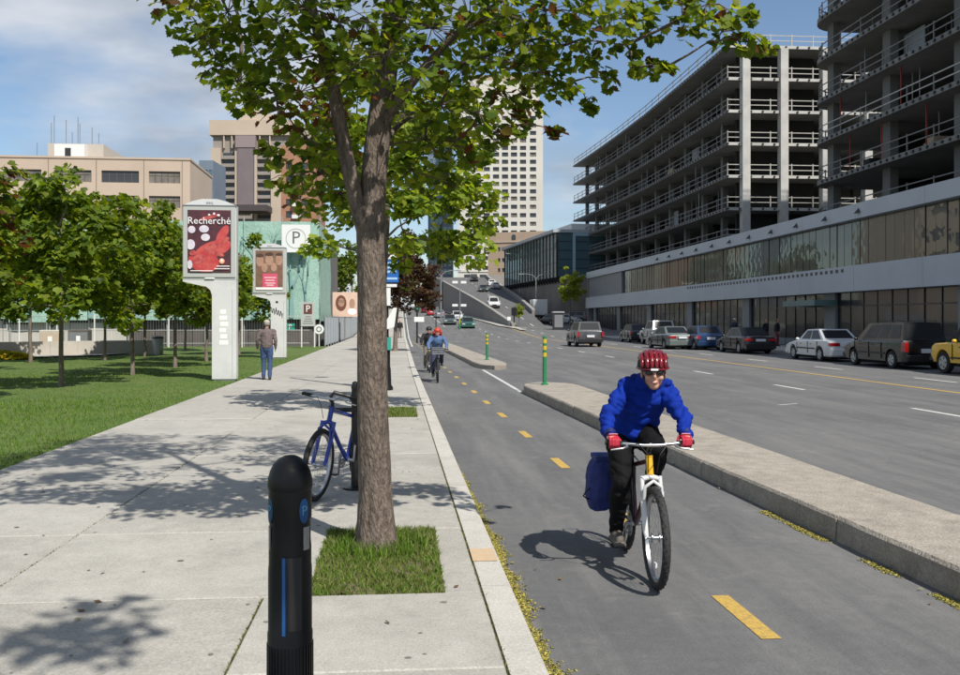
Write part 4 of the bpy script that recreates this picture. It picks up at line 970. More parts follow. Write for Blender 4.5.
# ---- generic trees
def make_tree(name, label, loc, trunk_h, trunk_r, cc, cr_, ncl, nlf, lsize, tints, seed, cat='tree', group=None, cl_r=(.25, .5), mbark=None, low=-.6, lean=0, leafmat=None):
    rg = random.Random(seed); npg = np.random.default_rng(seed); mbark = mbark or M_bark2
    t = thing(name, label, cat, loc, rg.uniform(0, .3), group)
    top = Vector(cc)+Vector((0, 0, cr_[2]*.7)); mid = Vector((lean, 0, trunk_h))
    path = [(0, 0, -.05), (lean*.15, .02, trunk_h*.2), (lean*.5, -.02, trunk_h*.6), tuple(mid), tuple(mid.lerp(top, .4)), tuple(top)]
    trunk_mesh(path, [trunk_r*1.35, trunk_r*1.05, trunk_r*.92, trunk_r*.82, trunk_r*.5, .012], mbark, 12, .07, seed).obj('trunk', mbark, t, smooth='all')
    tg = []
    for k in range(ncl):
        a = rg.uniform(0, 2*PI); e = math.asin(rg.uniform(low, 1)); q = rg.uniform(.25, 1)**.5
        w = 1.0 if e > -.1 else 1.0
        jit = 1+.16*math.sin(3*a+seed)+.1*math.sin(5*e+seed*2)
        tg.append(Vector(cc)+Vector((math.cos(a)*math.cos(e)*cr_[0]*q*jit, math.sin(a)*math.cos(e)*cr_[1]*q*jit, math.sin(e)*cr_[2]*q*jit)))
    nodes = [Vector(path[3]).lerp(top, j/8) for j in range(7)]
    mb = MB()
    for pts, L_ in skeleton(nodes, tg, rg):
        r0 = min(trunk_r*.42, .008+.014*L_); mb.tube(pts, [r0*(1-.75*j/(len(pts)-1)) for j in range(len(pts))], 5)
    mb.obj('branches', mbark, t, smooth='all')
    P = []; O = []
    for c in tg:
        r_ = rg.uniform(*cl_r); n = int(nlf*rg.uniform(.7, 1.3)); q = npg.normal(0, 1, (n, 3)); q /= np.linalg.norm(q, axis=1)[:, None]
        p = np.array(c)+q*npg.uniform(.1, 1, (n, 1))**.5*r_*np.array([1, 1, .75]); P.append(p); O.append(p-np.array(cc))
    P = np.concatenate(P); O = np.concatenate(O); tn = np.asarray(tints)[npg.integers(0, len(tints), len(P))]*npg.uniform(.75, 1.25, (len(P), 1))
    V, T, C = leaves(P, O, lsize, tn, False, npg); c = link('crown', trimesh('crown', V, T, leafmat or M_leaf, C), t); c['kind'] = 'stuff'
    return t
make_tree('maple_tree', 'green street maple behind the near one, standing in the second grass square', (-.36, 16.8, .1), 2.3, .10, (.25, 0, 4.1), (1.65, 1.8, 2.2), 80, 65, .15, np.concatenate([MAPLE*1.25, MAPLE[2:]*1.3]), 21, cl_r=(.22, .42), mbark=M_bark)
make_tree('maple_tree', 'street maple at the kerb behind the bollard and camera', (-.15, -3.3, .1), 2.8, .14, (.85, .95, 6.3), (2.6, 2.5, 3.1), 105, 70, .15, MAPLE, 22, cl_r=(.25, .45), mbark=M_bark)
PURPLE = np.array([(.065, .034, .022), (.09, .048, .026), (.045, .026, .02), (.11, .065, .032), (.075, .058, .022)])
make_tree('purple_maple', 'brown-purple leaved tree overhanging the bike path beyond the lamp post', (-.35, 50, .12), 1.3, .12, (.55, 0, 3.6), (1.55, 1.7, 2.5), 92, 62, .17, PURPLE, 23, cl_r=(.25, .55))
PK = np.concatenate([MAPLE, MAPLE[1:4]*1.12])
p1 = make_tree('park_tree', 'young park maple with slim trunk standing on the lawn near the sidewalk', (-8.44, 23.9, .1), 1.55, .062, (0, 0, 3.4), (1.9, 1.9, 2.05), 98, 64, .18, PK, 31, group='young maples on the lawn', cl_r=(.25, .5), low=-.75)
p2 = make_tree('park_tree', 'young park maple with slim trunk standing on the lawn near the sidewalk', (-8.15, 29.0, .1), 1.6, .058, (.1, 0, 3.25), (1.85, 1.9, 1.9), 92, 64, .18, PK, 32, group='young maples on the lawn', cl_r=(.25, .5), low=-.75)
p3 = make_tree('park_tree', 'young park maple with slim trunk standing on the lawn near the sidewalk', (-8.0, 33.7, .1), 1.6, .06, (0, 0, 3.2), (1.85, 1.8, 1.85), 90, 62, .19, np.concatenate([PK*.85, REDDY[:2]]), 33, group='young maples on the lawn', cl_r=(.25, .5), low=-.75)
PLAB = ['young maple of the sidewalk row standing second before the Recherché panel', 'young maple of the sidewalk row, third past the Recherché panel', 'young maple of the back row standing third towards the fence', 'young maple of the back row standing fourth towards the fence', 'young maple of the back row closest to the mesh fence', 'young maple of the back row standing second towards the fence', 'young maple just behind the low concrete wall', 'young maple of the sidewalk row, fourth past the Recherché panel', 'young maple farthest behind the low concrete wall', 'young maple of the back row farthest from the mesh fence']
p1['label'] = 'young maple of the sidewalk row standing just before the Recherché panel'; p2['label'] = 'young maple of the sidewalk row, first past the Recherché panel'; p3['label'] = 'young maple of the sidewalk row, second past the Recherché panel'
for k, (x, y, s, rz_0, src) in enumerate([(-8.9, 18.6, .95, 2.1, p3), (-7.9, 38.5, .98, 1.2, p1), (-12.3, 39.8, 1.02, 3.0, p2), (-11.8, 44.0, .98, 4.2, p3), (-11.8, 52, 1.0, .7, p1), (-14.4, 37.5, 1.05, 5.0, p1), (-17.5, 41, 1.0, 2.6, p2), (-7.8, 45.5, .95, 2.2, p2), (-20.5, 46, 1.1, 1.0, p3), (-13.6, 30.5, 1.0, 3.4, p2)]):
    o = copy_tree(src, None, PLAB[k]); o.location = (x, y, .1); o.rotation_euler.z = rz_0; o.scale = (s*(.92+.05*(k % 4)), s*(1.08-.04*(k % 3)), s*(.94+.045*((k*3) % 4)))
YG = np.array([(.24, .30, .04), (.30, .35, .05), (.19, .25, .04)])
yt = pix(570, 0, 126)
make_tree('young_tree', 'small yellow-green tree at the far end of the glass podium', (yt.x, yt.y, hL(yt.y)), 2.0, .1, (0, 0, 4.9), (1.7, 1.7, 3.0), 60, 60, .24, YG, 41)
yt = pix(519, 0, 121)
make_tree('sapling', 'thin sapling standing in front of the ramp end by the side road', (yt.x, yt.y, hL(yt.y)), .9, .05, (0, 0, 1.9), (.6, .6, 1.2), 22, 30, .2, YG*.8, 42)
far = [(442, 210, 9.5, 4, 5, 'dark leafy tree at the top of the retaining wall beside the slate tower'), (452, 250, 10, 4, 4, 'leafy tree in front of the white tower at the top of the ramp'), (395, 150, 2, 4.5, 5, 'tall leafy tree beyond the purple tree on the left of the street'), (352, 130, 1.5, 4, 5, 'broad leafy tree beyond the sheeted building corner')]
for k, (u, d, z, r_, h, lb) in enumerate(far):
    p = pix(u, 0, d); make_tree('far_tree', lb, (p.x, p.y, hL(p.y)-.1), z+h*.3, .2, (0, 0, z+h), (r_, r_, h), 60, 45, .5, PK*.8, 50+k, cl_r=(.6, 1.2))
yt = pix(546, 0, 178)
make_tree('roof_shrub', 'bushy green shrub growing on the roof of the glass office block', (yt.x+1.2, yt.y, 16.4), .5, .06, (0, 0, 1.2), (3.2, 2, 1.0), 30, 40, .3, PK, 61, cat='shrub')
# ================================================================== street furniture
M_adw = mat('ad_shell', (.56, .57, .57), .45, c2=(.60, .61, .61), scale=1.5, dirt=(.48, .48, .47), dscale=2)
M_adf = mat('ad_frame', (.42, .44, .42), .45)
M_dkpr = mat('poster_dark', (.05, .022, .028), .25, c2=(.11, .03, .04), scale=3.5)
M_redp = mat('poster_red', (.42, .035, .04), .3, c2=(.55, .10, .09), scale=6)
M_red2 = mat('poster_coral', (.55, .14, .11), .3, c2=(.35, .03, .05), scale=8)
M_lil = mat('poster_lilac', (.55, .50, .62), .3, c2=(.72, .66, .70), scale=9)
M_wht = mat('print_white', (.80, .80, .80), .5)
def ellipse(cx, cz, a, b, rot=0, n=20): return [(cx+a*math.cos(t)*math.cos(rot)-b*math.sin(t)*math.sin(rot), cz+a*math.cos(t)*math.sin(rot)+b*math.sin(t)*math.cos(rot)) for t in [2*PI*i/n for i in range(n)]]
def flat(poly, y, m, parent, name='print_shape', t=.0015):
    return MB().prism(poly, t, (0, y-t, 0), 'y').obj(name, m, parent)
def ad_panel(label, loc, rz):
    t = thing('advertising_panel', label, 'advertising panel', loc, rz)
    # head: x -.72..+.72, post on the right half
    head = [(-.72, 2.80), (.72, 2.80), (.72, 4.83), (.45, 4.95), (.2, 5.01), (-.2, 5.01), (-.45, 4.95), (-.72, 4.83)]
    MB().prism(head, .36, (0, -.18, 0), 'y').obj('head', M_adw, t)
    MB().prism([(-.70, 2.86), (.70, 2.86), (.70, 4.80), (-.70, 4.80)], .03, (0, -.212, 0), 'y').obj('frame', M_adf, t)
    MB().bb(-.73, .73, -.225, -.19, 4.815, 4.84).obj('drip_edge', M_gpanel, t)
    post = [(.06, .05), (.72, .05), (.72, 2.795), (-.72, 2.795), (-.72, 2.74), (-.4, 2.66), (-.1, 2.60), (.02, 2.50), (.06, 2.36)]
    MB().prism(post, .34, (0, -.17, 0), 'y').obj('post', M_adw, t)
    MB().bb(.1, .68, -.15, .15, -.05, .05).obj('plinth', M_gpanel, t)
    MB().bb(.60, .62, -.174, -.171, .1, 2.5).obj('post_seam', M_adf, t)
    text('eeq', .13, M_gpanel, t, (0, -.183, 4.91)); MB().bb(-.12, .14, -.216, -.213, 2.82, 2.85).obj('maker_plate', M_wht, t)
    return t
a1 = ad_panel('pale advertising panel with the red poster headed Recherché beside the sidewalk', (-5.28, 26.3, .1), .03)
po = MB().bb(-.58, .58, -.224, -.212, 2.98, 4.70).obj('poster', M_dkpr, a1); po['label'] = 'dark poster with red and coral shapes and white headline'
y_ = -.2245
def P2(o, shapes, y0):
    for k, (pl, m) in enumerate(shapes): flat([(min(.575, max(-.575, a)), b) for a, b in pl], y0-.0016*k, m, o)
P2(po, [(ellipse(.1, 3.62, .52, .22, .35), M_redp), (ellipse(-.15, 3.28, .42, .28, -.2), M_redp), (ellipse(.22, 3.78, .36, .10, .5), M_red2), (ellipse(.12, 3.55, .30, .07, -.35), M_red2), (ellipse(-.28, 3.35, .2, .12, .4), M_red2), (ellipse(.35, 4.02, .12, .30, -.5), M_redp), (ellipse(.0, 4.5, .30, .05, .3), M_red2),
        (ellipse(-.47, 4.16, .10, .10), M_lil), (ellipse(-.14, 4.18, .13, .10), M_lil), (ellipse(-.10, 3.95, .12, .10), M_lil), (ellipse(-.50, 3.75, .12, .14), M_lil), (ellipse(-.52, 3.2, .07, .12), M_lil), (ellipse(-.44, 3.52, .09, .07, .4), M_red2), (ellipse(.13, 4.60, .03, .03), M_wht), (ellipse(.25, 4.56, .04, .03), M_wht), (ellipse(.0, 4.57, .03, .025), M_wht), (ellipse(.34, 3.30, .075, .075), mat('badge_orange', (.75, .35, .22), .4)), (ellipse(.34, 3.32, .035, .04), M_wht)], y_)
text('Recherché', .27, M_wht, po, (0, -.258, 4.40), extrude=.001)
for k, (x0, x1, z) in enumerate(((.14, .55, 3.08), (-.5, .1, 3.02), (.2, .55, 3.15))): MB().bb(x0, x1, -.259, -.2575, z, z+.022).obj('small_print', M_wht, po)
for k in range(6): MB().bb(.26+.02*(k % 2), .50-.03*(k % 3), -.173, -.1705, 1.0+.17*k, 1.12+.17*k).obj('torn_sticker', M_wht, a1)
a2 = ad_panel('pale advertising panel with brown faces poster, graffiti scrawled on its post', (-5.76, 41.3, .1), .03)
po = MB().bb(-.58, .58, -.224, -.212, 2.98, 4.70).obj('poster', mat('poster_brown', (.16, .09, .06), .3, c2=(.25, .15, .10), scale=4), a2); po['label'] = 'brown portrait poster with pink caption box'
M_face = mat('poster_face', (.45, .28, .20), .3, c2=(.36, .21, .15), scale=5); M_hair = mat('poster_hair', (.08, .05, .04), .3); M_pink = mat('poster_pink', (.62, .10, .17), .3)
P2(po, [(ellipse(-.4, 4.25, .16, .24), M_face), (ellipse(.0, 4.3, .17, .25), M_face), (ellipse(.42, 4.3, .15, .24), M_face), (ellipse(-.4, 4.48, .17, .08), M_hair), (ellipse(.0, 4.54, .18, .08), M_hair), (ellipse(.42, 4.54, .15, .07), M_hair), (ellipse(.2, 3.98, .13, .2), M_face), (ellipse(-.2, 3.95, .13, .2), M_face), ([(-.28, 3.05), (.36, 3.05), (.36, 3.7), (-.28, 3.7)], M_pink), ([(-.575, 2.99), (.575, 2.99), (.575, 3.1), (-.575, 3.1)], M_wht)], y_)
for z, w in ((3.5, .25), (3.38, .2), (3.26, .22), (3.17, .15)): MB().bb(.04-w, .04+w, -.243, -.2415, z, z+.05).obj('small_print', mat('print_pale_pink', (.8, .5, .52), .4), po)
gr_ = MB(); gp = []
for k in range(26): gp.append((.05+.024*k*.9, -.1725, 2.15+.13*math.sin(k*1.3)+.05*math.sin(k*2.9+1)-.01*k))
gr_.tube(gp, .014, 5); gr_.sph((.32, -.174, 2.46), (.06, .003, .05), 8, 6); gr_.obj('graffiti', M_black, a2)
# ---- signs and sheeted corner
M_sgn = mat('sign_white', (.72, .74, .73), .5); M_sgrey = mat('sign_grey', (.13, .14, .14), .5)
s1 = thing('parking_board', 'large white board with circled P hung on the green sheeting', 'sign', tuple(pix(296, 238.5, 60.5)))
MB().bb(-.92, .92, -.04, .04, -.9, .9).obj('board', M_sgn, s1)
MB().lathe([(.66, -.05), (.66, -.041), (.60, -.041), (.60, -.05)], 40, axis='y', closed=True).obj('ring', mat('ring_grey', (.40, .46, .45), .5), s1)
text('P', 1.15, M_sgrey, s1, (0, -.045, .02)); text('<', .42, M_sgrey, s1, (.72, -.045, -.62), extrude=.003)
s2 = thing('parking_sign', 'small brown P sign over a pale notice board on two posts', 'sign', tuple(pix(308, 347, 55)-Vector((0, 0, .02))))
for x in (-.38, .38): MB().cyl((x, .03, 0), (x, .03, 2.7), .04, 8).obj('post', M_white, s2)
MB().bb(-.42, .42, -.03, .0, 1.25, 2.68).obj('board', M_adf, s2); MB().bb(-.24, .24, -.045, -.031, 1.98, 2.56).obj('brown_square', mat('sign_brown', (.12, .05, .035), .5), s2)
text('P', .55, M_wht, s2, (0, -.048, 2.27))
for k in range(4): MB().bb(-.3+.05*k, .3-.04*k, -.036, -.031, 1.4+.13*k, 1.44+.13*k).obj('notice_line', M_sgrey, s2)
s3 = thing('parking_sign', 'small green plus P sign fixed on the mesh fence', 'sign', tuple(pix(288, 327, 57.9)))
MB().bb(-.42, .42, -.03, .0, -.22, .22).obj('board', mat('sign_green', (.02, .28, .20), .5), s3); text('+P', .42, M_wht, s3, (.02, -.034, 0))
s4 = thing('round_sign', 'white round plate sign on a short post at the corner of the lawn', 'sign', tuple(pix(319, 346, 57)-Vector((0, 0, .02))))
MB().cyl((0, .03, 0), (0, .03, 1.35), .03, 8).obj('post', M_white, s4); MB().lathe([(.0001, -.02), (.3, -.02), (.3, .0), (.0001, .0)], 20, (0, 0, 1.05), 'y').obj('plate', M_sgn, s4); MB().lathe([(.17, -.028), (.17, -.021), (.11, -.021), (.11, -.028)], 20, (0, 0, 1.05), 'y', closed=True).obj('ring', M_sgrey, s4)
# ---- mesh fence in front of the sheeting
fz = thing('mesh_fence', 'galvanised mesh fence with pale posts in front of the green sheeting', 'fence', (0, 58.2, 0))
x = -34
pmf = MB().cyl((0, 0, 0), (0, 0, 2.05), .04, 8).mesh('post', M_white)
while x < -5.6: link('post', pmf, fz, (x, 0, .08)); x += 2.2
for z in (.35, 1.15, 2.0): MB().cyl((-34, 0, z), (-5.7, 0, z), .022, 6).obj('rail', M_steelp, fz)
mb = MB(); x = -34
while x < -5.7: mb.bar((x, .03, .15), (x, .03, 2.05), .008); x += .16
mb.obj('wire_infill', M_steelp, fz)['kind'] = 'stuff'
# ---- grey-blue hoarding along the pavement, beyond the lawn
fh = thing('panel_fence', 'grey-blue corrugated panel fence along the sidewalk beyond the lawn', 'fence', (-4.95, 60, 0))
M_hp = mat('blue_grey_sheet', (.30, .35, .40), .6, c2=(.36, .41, .46), scale=1.5)
y = 0; i = 0
while y < 42:
    mb = MB(); n = 24; vs = []
    for k in range(n+1):
        xx = .025*(1 if (k//1) % 4 < 2 else -1); yy = y+.03+2.34*k/n
        vs += [(xx, yy, hL(60+yy)+.15), (xx, yy, hL(60+yy)+1.95+RNG.uniform(-.005, .005))]
    mb.add(vs, [(2*k, 2*k+2, 2*k+3, 2*k+1) for k in range(n)]); mb.obj('fence_panel', M_hp, fh)
    MB().cyl((.06, y, hL(60+y)), (.06, y, hL(60+y)+2.1), .04, 8).obj('post', M_steelp, fh); y += 2.4; i += 1
bb_ = thing('street_poster', 'poster panel showing a face with glasses on a post behind the panel fence', 'poster', tuple(pix(345, 318, 72)))
MB().cyl((0, .05, -1.6), (0, .05, 1.4), .06, 8).obj('post', M_grey, bb_)
pp = MB().bb(-.95, .95, -.05, .03, .1, 2.0).obj('panel', mat('poster_peach', (.62, .42, .33), .4, c2=(.70, .52, .42), scale=2), bb_)
flat(ellipse(-.3, 1.15, .42, .62), -.0515, mat('poster_auburn', (.16, .06, .04), .4), pp); flat(ellipse(-.28, 1.2, .24, .34), -.0535, M_face, pp)
for dx in (-.40, -.17): MB().lathe([(.10, -.058), (.10, -.0555), (.075, -.0555), (.075, -.058)], 14, (dx, 0, 1.28), 'y', closed=True).obj('glasses_print', M_black, pp)
flat(ellipse(.55, 1.1, .22, .4), -.0515, M_face, pp); flat(ellipse(.55, .5, .35, .25), -.0535, M_wht, pp)
# ---- low concrete wall, path and flower bed in the park
pw = thing('low_wall', 'low pale concrete wall at the back of the lawn', 'wall', (0, 0, 0))
A = pix(-40, 0, 41); B = pix(156, 0, 46.5)
M_pale = mat('pale_concrete', (.42, .39, .34), .9, c2=(.48, .45, .40), scale=1.2, dirt=(.34, .31, .27), dscale=.8)
for k in range(7):
    p, q = A.lerp(B, k/7), A.lerp(B, (k+.992)/7); MB().add([(p.x, p.y, 0), (q.x, q.y, 0), (q.x, q.y+.4, 0), (p.x, p.y+.4, 0), (p.x, p.y, .78), (q.x, q.y, .78), (q.x, q.y+.4, .78), (p.x, p.y+.4, .78)], [(3, 2, 1, 0), (4, 5, 6, 7), (0, 1, 5, 4), (1, 2, 6, 5), (2, 3, 7, 6), (3, 0, 4, 7)]).obj('wall_block', M_pale, pw)
A2, B2 = pix(-40, 0, 38.5), pix(100, 0, 43)
MB().add([(A2.x, A2.y, .16), (B2.x, B2.y, .16), (B.x-1, B.y-.1, .16), (A.x, A.y-.1, .16)], [(0, 1, 2, 3)]).obj('park_path', M_conc, kind='structure')
fbp = pix(6, 352, 39.5)
n = 5200; th = RNG.uniform(0, 2*PI, n); rr = np.sqrt(RNG.uniform(0, 1, n)); X_ = fbp.x-1.1+rr*np.cos(th)*2.2; Y_ = fbp.y+rr*np.sin(th)*.7
Zt = .14+.42*np.sqrt(np.clip(1-rr**2, 0, 1))*RNG.uniform(.4, 1.0, n)
fbt = thing('flower_bed', 'mounded bed of yellow flowers in front of the low wall', 'flower bed', (fbp.x-1.1, fbp.y, .1))
V, T, C = leaves(np.stack([X_-(fbp.x-1.1), Y_-fbp.y, Zt-.1], 1), np.stack([np.cos(th), np.sin(th), 0*th], 1), .12, np.asarray([(.55, .45, .02), (.62, .50, .03), (.45, .38, .03), (.12, .18, .02)])[RNG.integers(0, 4, n)], False)
link('blooms', trimesh('blooms', V, T, M_leaf, C), fbt)['kind'] = 'stuff'
for k, (u, v, d) in enumerate([(158, 352, 45), (52, 340, 50), (80, 341, 52)]):
    p = pix(u, v, d); t = thing('litter_bin', ['grey litter bin at the end of the low wall', 'beige utility box behind the low wall', 'dark utility box with a white sticker behind the low wall'][k], 'bin' if k == 0 else 'box', (p.x, p.y, .1))
    if k == 0: MB().lathe([(.0001, 0), (.24, 0), (.26, .8), (.22, .9), (.0001, .92)], 16).obj('body', M_grey, t, smooth=40); MB().lathe([(.26, .78), (.275, .78), (.275, .86), (.26, .86)], 16, closed=True).obj('rim', M_mull, t)
    else: MB().cbox(-.55, .55, -.3, .3, 0, 1.15, .05).obj('cabinet', M_pale if k == 1 else M_hoard[2], t); MB().bb(-.5, .5, -.32, -.301, .1, 1.0).obj('door', M_beige if k == 1 else M_gpanel, t); MB().bb(-.1, .12, -.335, -.321, .5, .8).obj('sticker', M_wht, t)
# ---- the black parking post in the foreground
bo = thing('parking_post', 'black parking bollard with blue P badges and a blue stripe in the foreground', 'bollard', (-.395, 3.34, .12), R(-6.8))
M_bo = mat('bollard_black', (.005, .005, .006), .42, c2=(.008, .008, .009), scale=30, bump=.05, bscale=200, spec=.35)
M_bl = mat('badge_blue', (.008, .07, .20), .4); M_bl2 = mat('stripe_blue', (.012, .11, .36), .35)
MB().lathe([(.0001, 0), (.079, 0), (.079, .56), (.0765, .565), (.0765, .78), (.0745, .80)], 48).obj('lower_sleeve', M_bo, bo, smooth=40)
# upper tube with a slight waist, then the cap
MB().lathe([(.0745, .79), (.0745, .86), (.072, .885), (.072, .95), (.0755, .965), (.0755, 1.068)], 48).obj('upper_sleeve', M_bo, bo, smooth=40)
MB().lathe([(.0765, 1.062), (.079, 1.068), (.079, 1.082), (.077, 1.10), (.070, 1.128), (.058, 1.152), (.040, 1.17), (.02, 1.18), (.0001, 1.183)], 48).obj('cap', M_bo, bo, smooth=50)
rb = MB()
for k in range(36):
    a = 2*PI*k/36; rb.box((.0797*math.cos(a), .0797*math.sin(a), .26), (.004, .006, .52), (0, 0, a))
rb.obj('ribbing', M_bo, bo)
def on_tube(r_, a0, a1, z0, z1, n=10, el=False):
    vs = []; m = 12
    for i in range(n+1):
        s = -1+2*i/n; a = (a0+a1)/2+s*(a1-a0)/2
        hh = (z1-z0)/2*(math.sqrt(max(0, 1-s*s)) if el else 1); zc = (z0+z1)/2
        for rr2 in (r_, r_+.0015):
            vs += [(rr2*math.cos(a), rr2*math.sin(a), zc-hh), (rr2*math.cos(a), rr2*math.sin(a), zc+hh)]
    fs = []
    for i in range(n):
        b = 4*i; c = 4*(i+1); fs += [(b+2, c+2, c+3, b+3), (b, b+1, c+1, c), (b+1, b+3, c+3, c+1), (b, c, c+2, b+2)]
    return MB().add(vs, fs)
for sgn in (-1, 1):
    a = -PI/2+sgn*.92
    bd = on_tube(.0758, a-.27, a+.27, .95, 1.036, 14, True).obj('badge', M_bl if sgn > 0 else mat('badge_blue_shaded', (.012, .06, .13), .5), bo)  # badge blues dimmed as if in shade, the left one more
    c_, s_ = math.cos(a), math.sin(a)
    text('P', .048, mat('badge_letter', (.10, .25, .40), .5), bd, (.0778*c_, .0778*s_, .993), (PI/2, 0, a+PI/2), extrude=.0006)
    a = -PI/2+sgn*1.12; on_tube(.0732, a-.22, a+.22, .855, .935, 6).obj('label_plate', mat('label_grey', (.33, .32, .30), .6, c2=(.25, .24, .22), scale=60), bo)
on_tube(.0768, -PI/2-.075-.05, -PI/2+.075-.05, .565, .835, 4).obj('blue_stripe', M_bl2, bo)
on_tube(.0766, -PI/2+.04, -PI/2+.78, .58, .835, 10).obj('glossy_window', mat('bollard_gloss', (.02, .021, .024), .15), bo)
# ---- lamp post behind the maple
lp = thing('street_lamp', 'black street lamp post with blue panel sign behind the near maple', 'street lamp', (-.40, 22.2, .12))
MB().lathe([(.0001, 0), (.19, 0), (.19, .06), (.15, .12), (.135, .5), (.12, .56), (.12, 1.1), (.10, 1.16), (.085, 1.3), (.075, 4), (.06, 6.6)], 16).obj('pole', M_black, lp, smooth=40)
MB().tube([(0, 0, 6.6), (.1, 0, 6.9), (.5, 0, 7.1), (1.0, 0, 7.1)], .03, 8).obj('arm', M_black, lp); MB().lathe([(.0001, .12), (.1, .1), (.2, 0), (.16, -.06), (.0001, -.06)], 14, (1.05, 0, 7.08)).obj('lamp_head', M_black, lp, smooth=50)
MB().bb(-.02, .32, -.13, -.1, 2.55, 3.08).obj('blue_sign', mat('sign_blue', (.02, .12, .42), .4), lp)
for k, (w, z) in enumerate(((.20, 3.0), (.22, 2.9), (.16, 2.8), (.2, 2.64))): MB().bb(.15-w*.7, .15+w*.7, -.134, -.131, z-.025, z+.025).obj('sign_line', mat('sign_pale_blue', (.35, .55, .75), .5), lp)
MB().bb(0, .30, -.13, -.1, 3.10, 3.20).obj('top_plate', M_sgn, lp); MB().bb(0, .28, -.13, -.1, 2.44, 2.51).obj('lower_plate', M_sgn, lp)
MB().bb(-.02, .13, -.13, -.1, 2.0, 2.42).obj('white_sign', M_sgn, lp); MB().prism([(-.02, 1.42), (.22, 1.5), (.28, 1.95), (.2, 1.95), (-.02, 1.55)], .02, (0, -.13, 0), 'y').obj('slanted_plate', M_sgn, lp)
MB().bb(-.1, .14, -.14, .02, .95, 1.25).obj('teal_box', mat('teal_box', (.03, .30, .25), .5), lp)
# ---- green and yellow delineators on the medians
def delineator(loc, h, label, r_=.05):
    t = thing('delineator_post', label, 'post', loc)
    g, yl = mat('post_green', (.02, .19, .07), .5), mat('post_yellow', (.55, .40, .03), .5)
    MB().lathe([(.0001, 0), (.09, 0), (.09, .03), (r_, .05), (r_, h*.58)], 14).obj('lower_tube', g, t, smooth=40)
    for k in range(3):
        a = h*(.58+.14*k); MB().cyl((0, 0, a+.001), (0, 0, a+h*.085), r_*1.03, 14).obj('yellow_band', yl, t); MB().cyl((0, 0, a+h*.086), (0, 0, a+h*.139), r_, 14).obj('green_band', g, t)
    return t
delineator((3.47, 22.5, .2), 1.18, 'green and yellow delineator post at the rounded end of the long median')
delineator((3.42, 37.4, .17), 1.08, 'green and yellow delineator post on the short far median')
p = pix(459.5, 329, 112); delineator((p.x, p.y, hL(p.y)), 1.3, 'small yellow marker post between the distant cars', .12)
# ---- traffic signal, street lamps and sign masts up the street
p = pix(417, 345, 66); ts = thing('traffic_signal', 'black traffic signal pole on the far median with white plates', 'traffic signal', (p.x, p.y, .15))
MB().cyl((0, 0, 0), (0, 0, 3.3), .06, 10).obj('pole', M_black, ts); MB().bb(-.15, .15, -.2, .1, 2.2, 3.2).obj('signal_head', M_black, ts)
for k, c in enumerate(((.25, .02, .02), (.3, .2, .02), (.02, .2, .1))): MB().lathe([(.0001, -.03), (.08, -.02), (.1, 0)], 12, (0, -.2, 3.0-.3*k), 'y').obj('lens', mat('lens%d' % k, c, .3), ts)
MB().bb(-.2, .5, -.1, -.07, 1.5, 1.85).obj('white_plate', M_sgn, ts); MB().bb(-.62, -.16, -.1, -.07, 2.75, 3.15).obj('cream_plate', M_adf, ts)
p = pix(436, 344, 68); t = thing('sign_mast', 'thin black sign mast on the median behind the oncoming cyclists', 'sign', (p.x, p.y, .15)); MB().cyl((0, 0, 0), (0, 0, 2.6), .035, 8).obj('pole', M_black, t); MB().bb(-.2, .2, -.05, -.02, 2.2, 2.6).obj('plate', M_sgrey, t)
def street_light(u, d, ztop, label, zb=None):
    p = pix(u, 0, d); z0 = hL(p.y) if zb is None else zb; t = thing('street_light', label, 'street lamp', (p.x, p.y, z0)); h = ztop-z0
    MB().tube([(0, 0, 0), (0, 0, h*.5), (0, 0, h-.8)], [.13, .10, .08], 8).obj('pole', M_grey, t)
    for s in (-1, 1):
        MB().tube([(0, 0, h-.8), (.5*s, 0, h-.2), (1.4*s, 0, h), (2.1*s, 0, h)], [.06, .05, .045, .04], 6).obj('arm', M_grey, t); MB().box((2.4*s, 0, h-.02), (.7, .25, .14)).obj('lamp_head', M_grey, t)
    return t
street_light(441, 128, 8.6, 'double-armed grey street light standing before the retaining wall')
t = street_light(520, 178, 14.5, 'double-armed grey street light on the ramp before the glass block', rz(177))
t = street_light(536, 150, 9.2, 'double-armed grey street light beside the box truck')
p = pix(460, 0, 135); t = thing('sign_mast', 'tall mast with two pairs of white plates before the retaining wall', 'sign', (p.x, p.y, hL(p.y))); MB().cyl((0, 0, 0), (0, 0, 6.2), .06, 8).obj('pole', M_grey, t)
for z in (2.35, 5.7):
    for s in (-1, 1): MB().bb(.12*s-.5+(.5*s), .12*s+.5+(.5*s)-.2, -.1, -.06, z, z+.35).obj('plate', M_sgn, t)
p = pix(514, 0, 119); t = thing('sign_mast', 'black sign post at the nose of the ramp', 'sign', (p.x, p.y, hL(p.y))); MB().cyl((0, 0, 0), (0, 0, 2.6), .08, 8).obj('pole', M_black, t); MB().bb(-.35, .35, -.12, -.08, 1.5, 2.5).obj('plate', M_black, t)
p = pix(509, 0, 117); t = thing('sign_mast', 'short post with a small white plate beside the ramp nose', 'sign', (p.x, p.y, hL(p.y))); MB().cyl((0, 0, 0), (0, 0, 1.4), .04, 8).obj('pole', M_grey, t); MB().bb(-.22, .22, -.07, -.04, .95, 1.4).obj('plate', M_sgn, t)
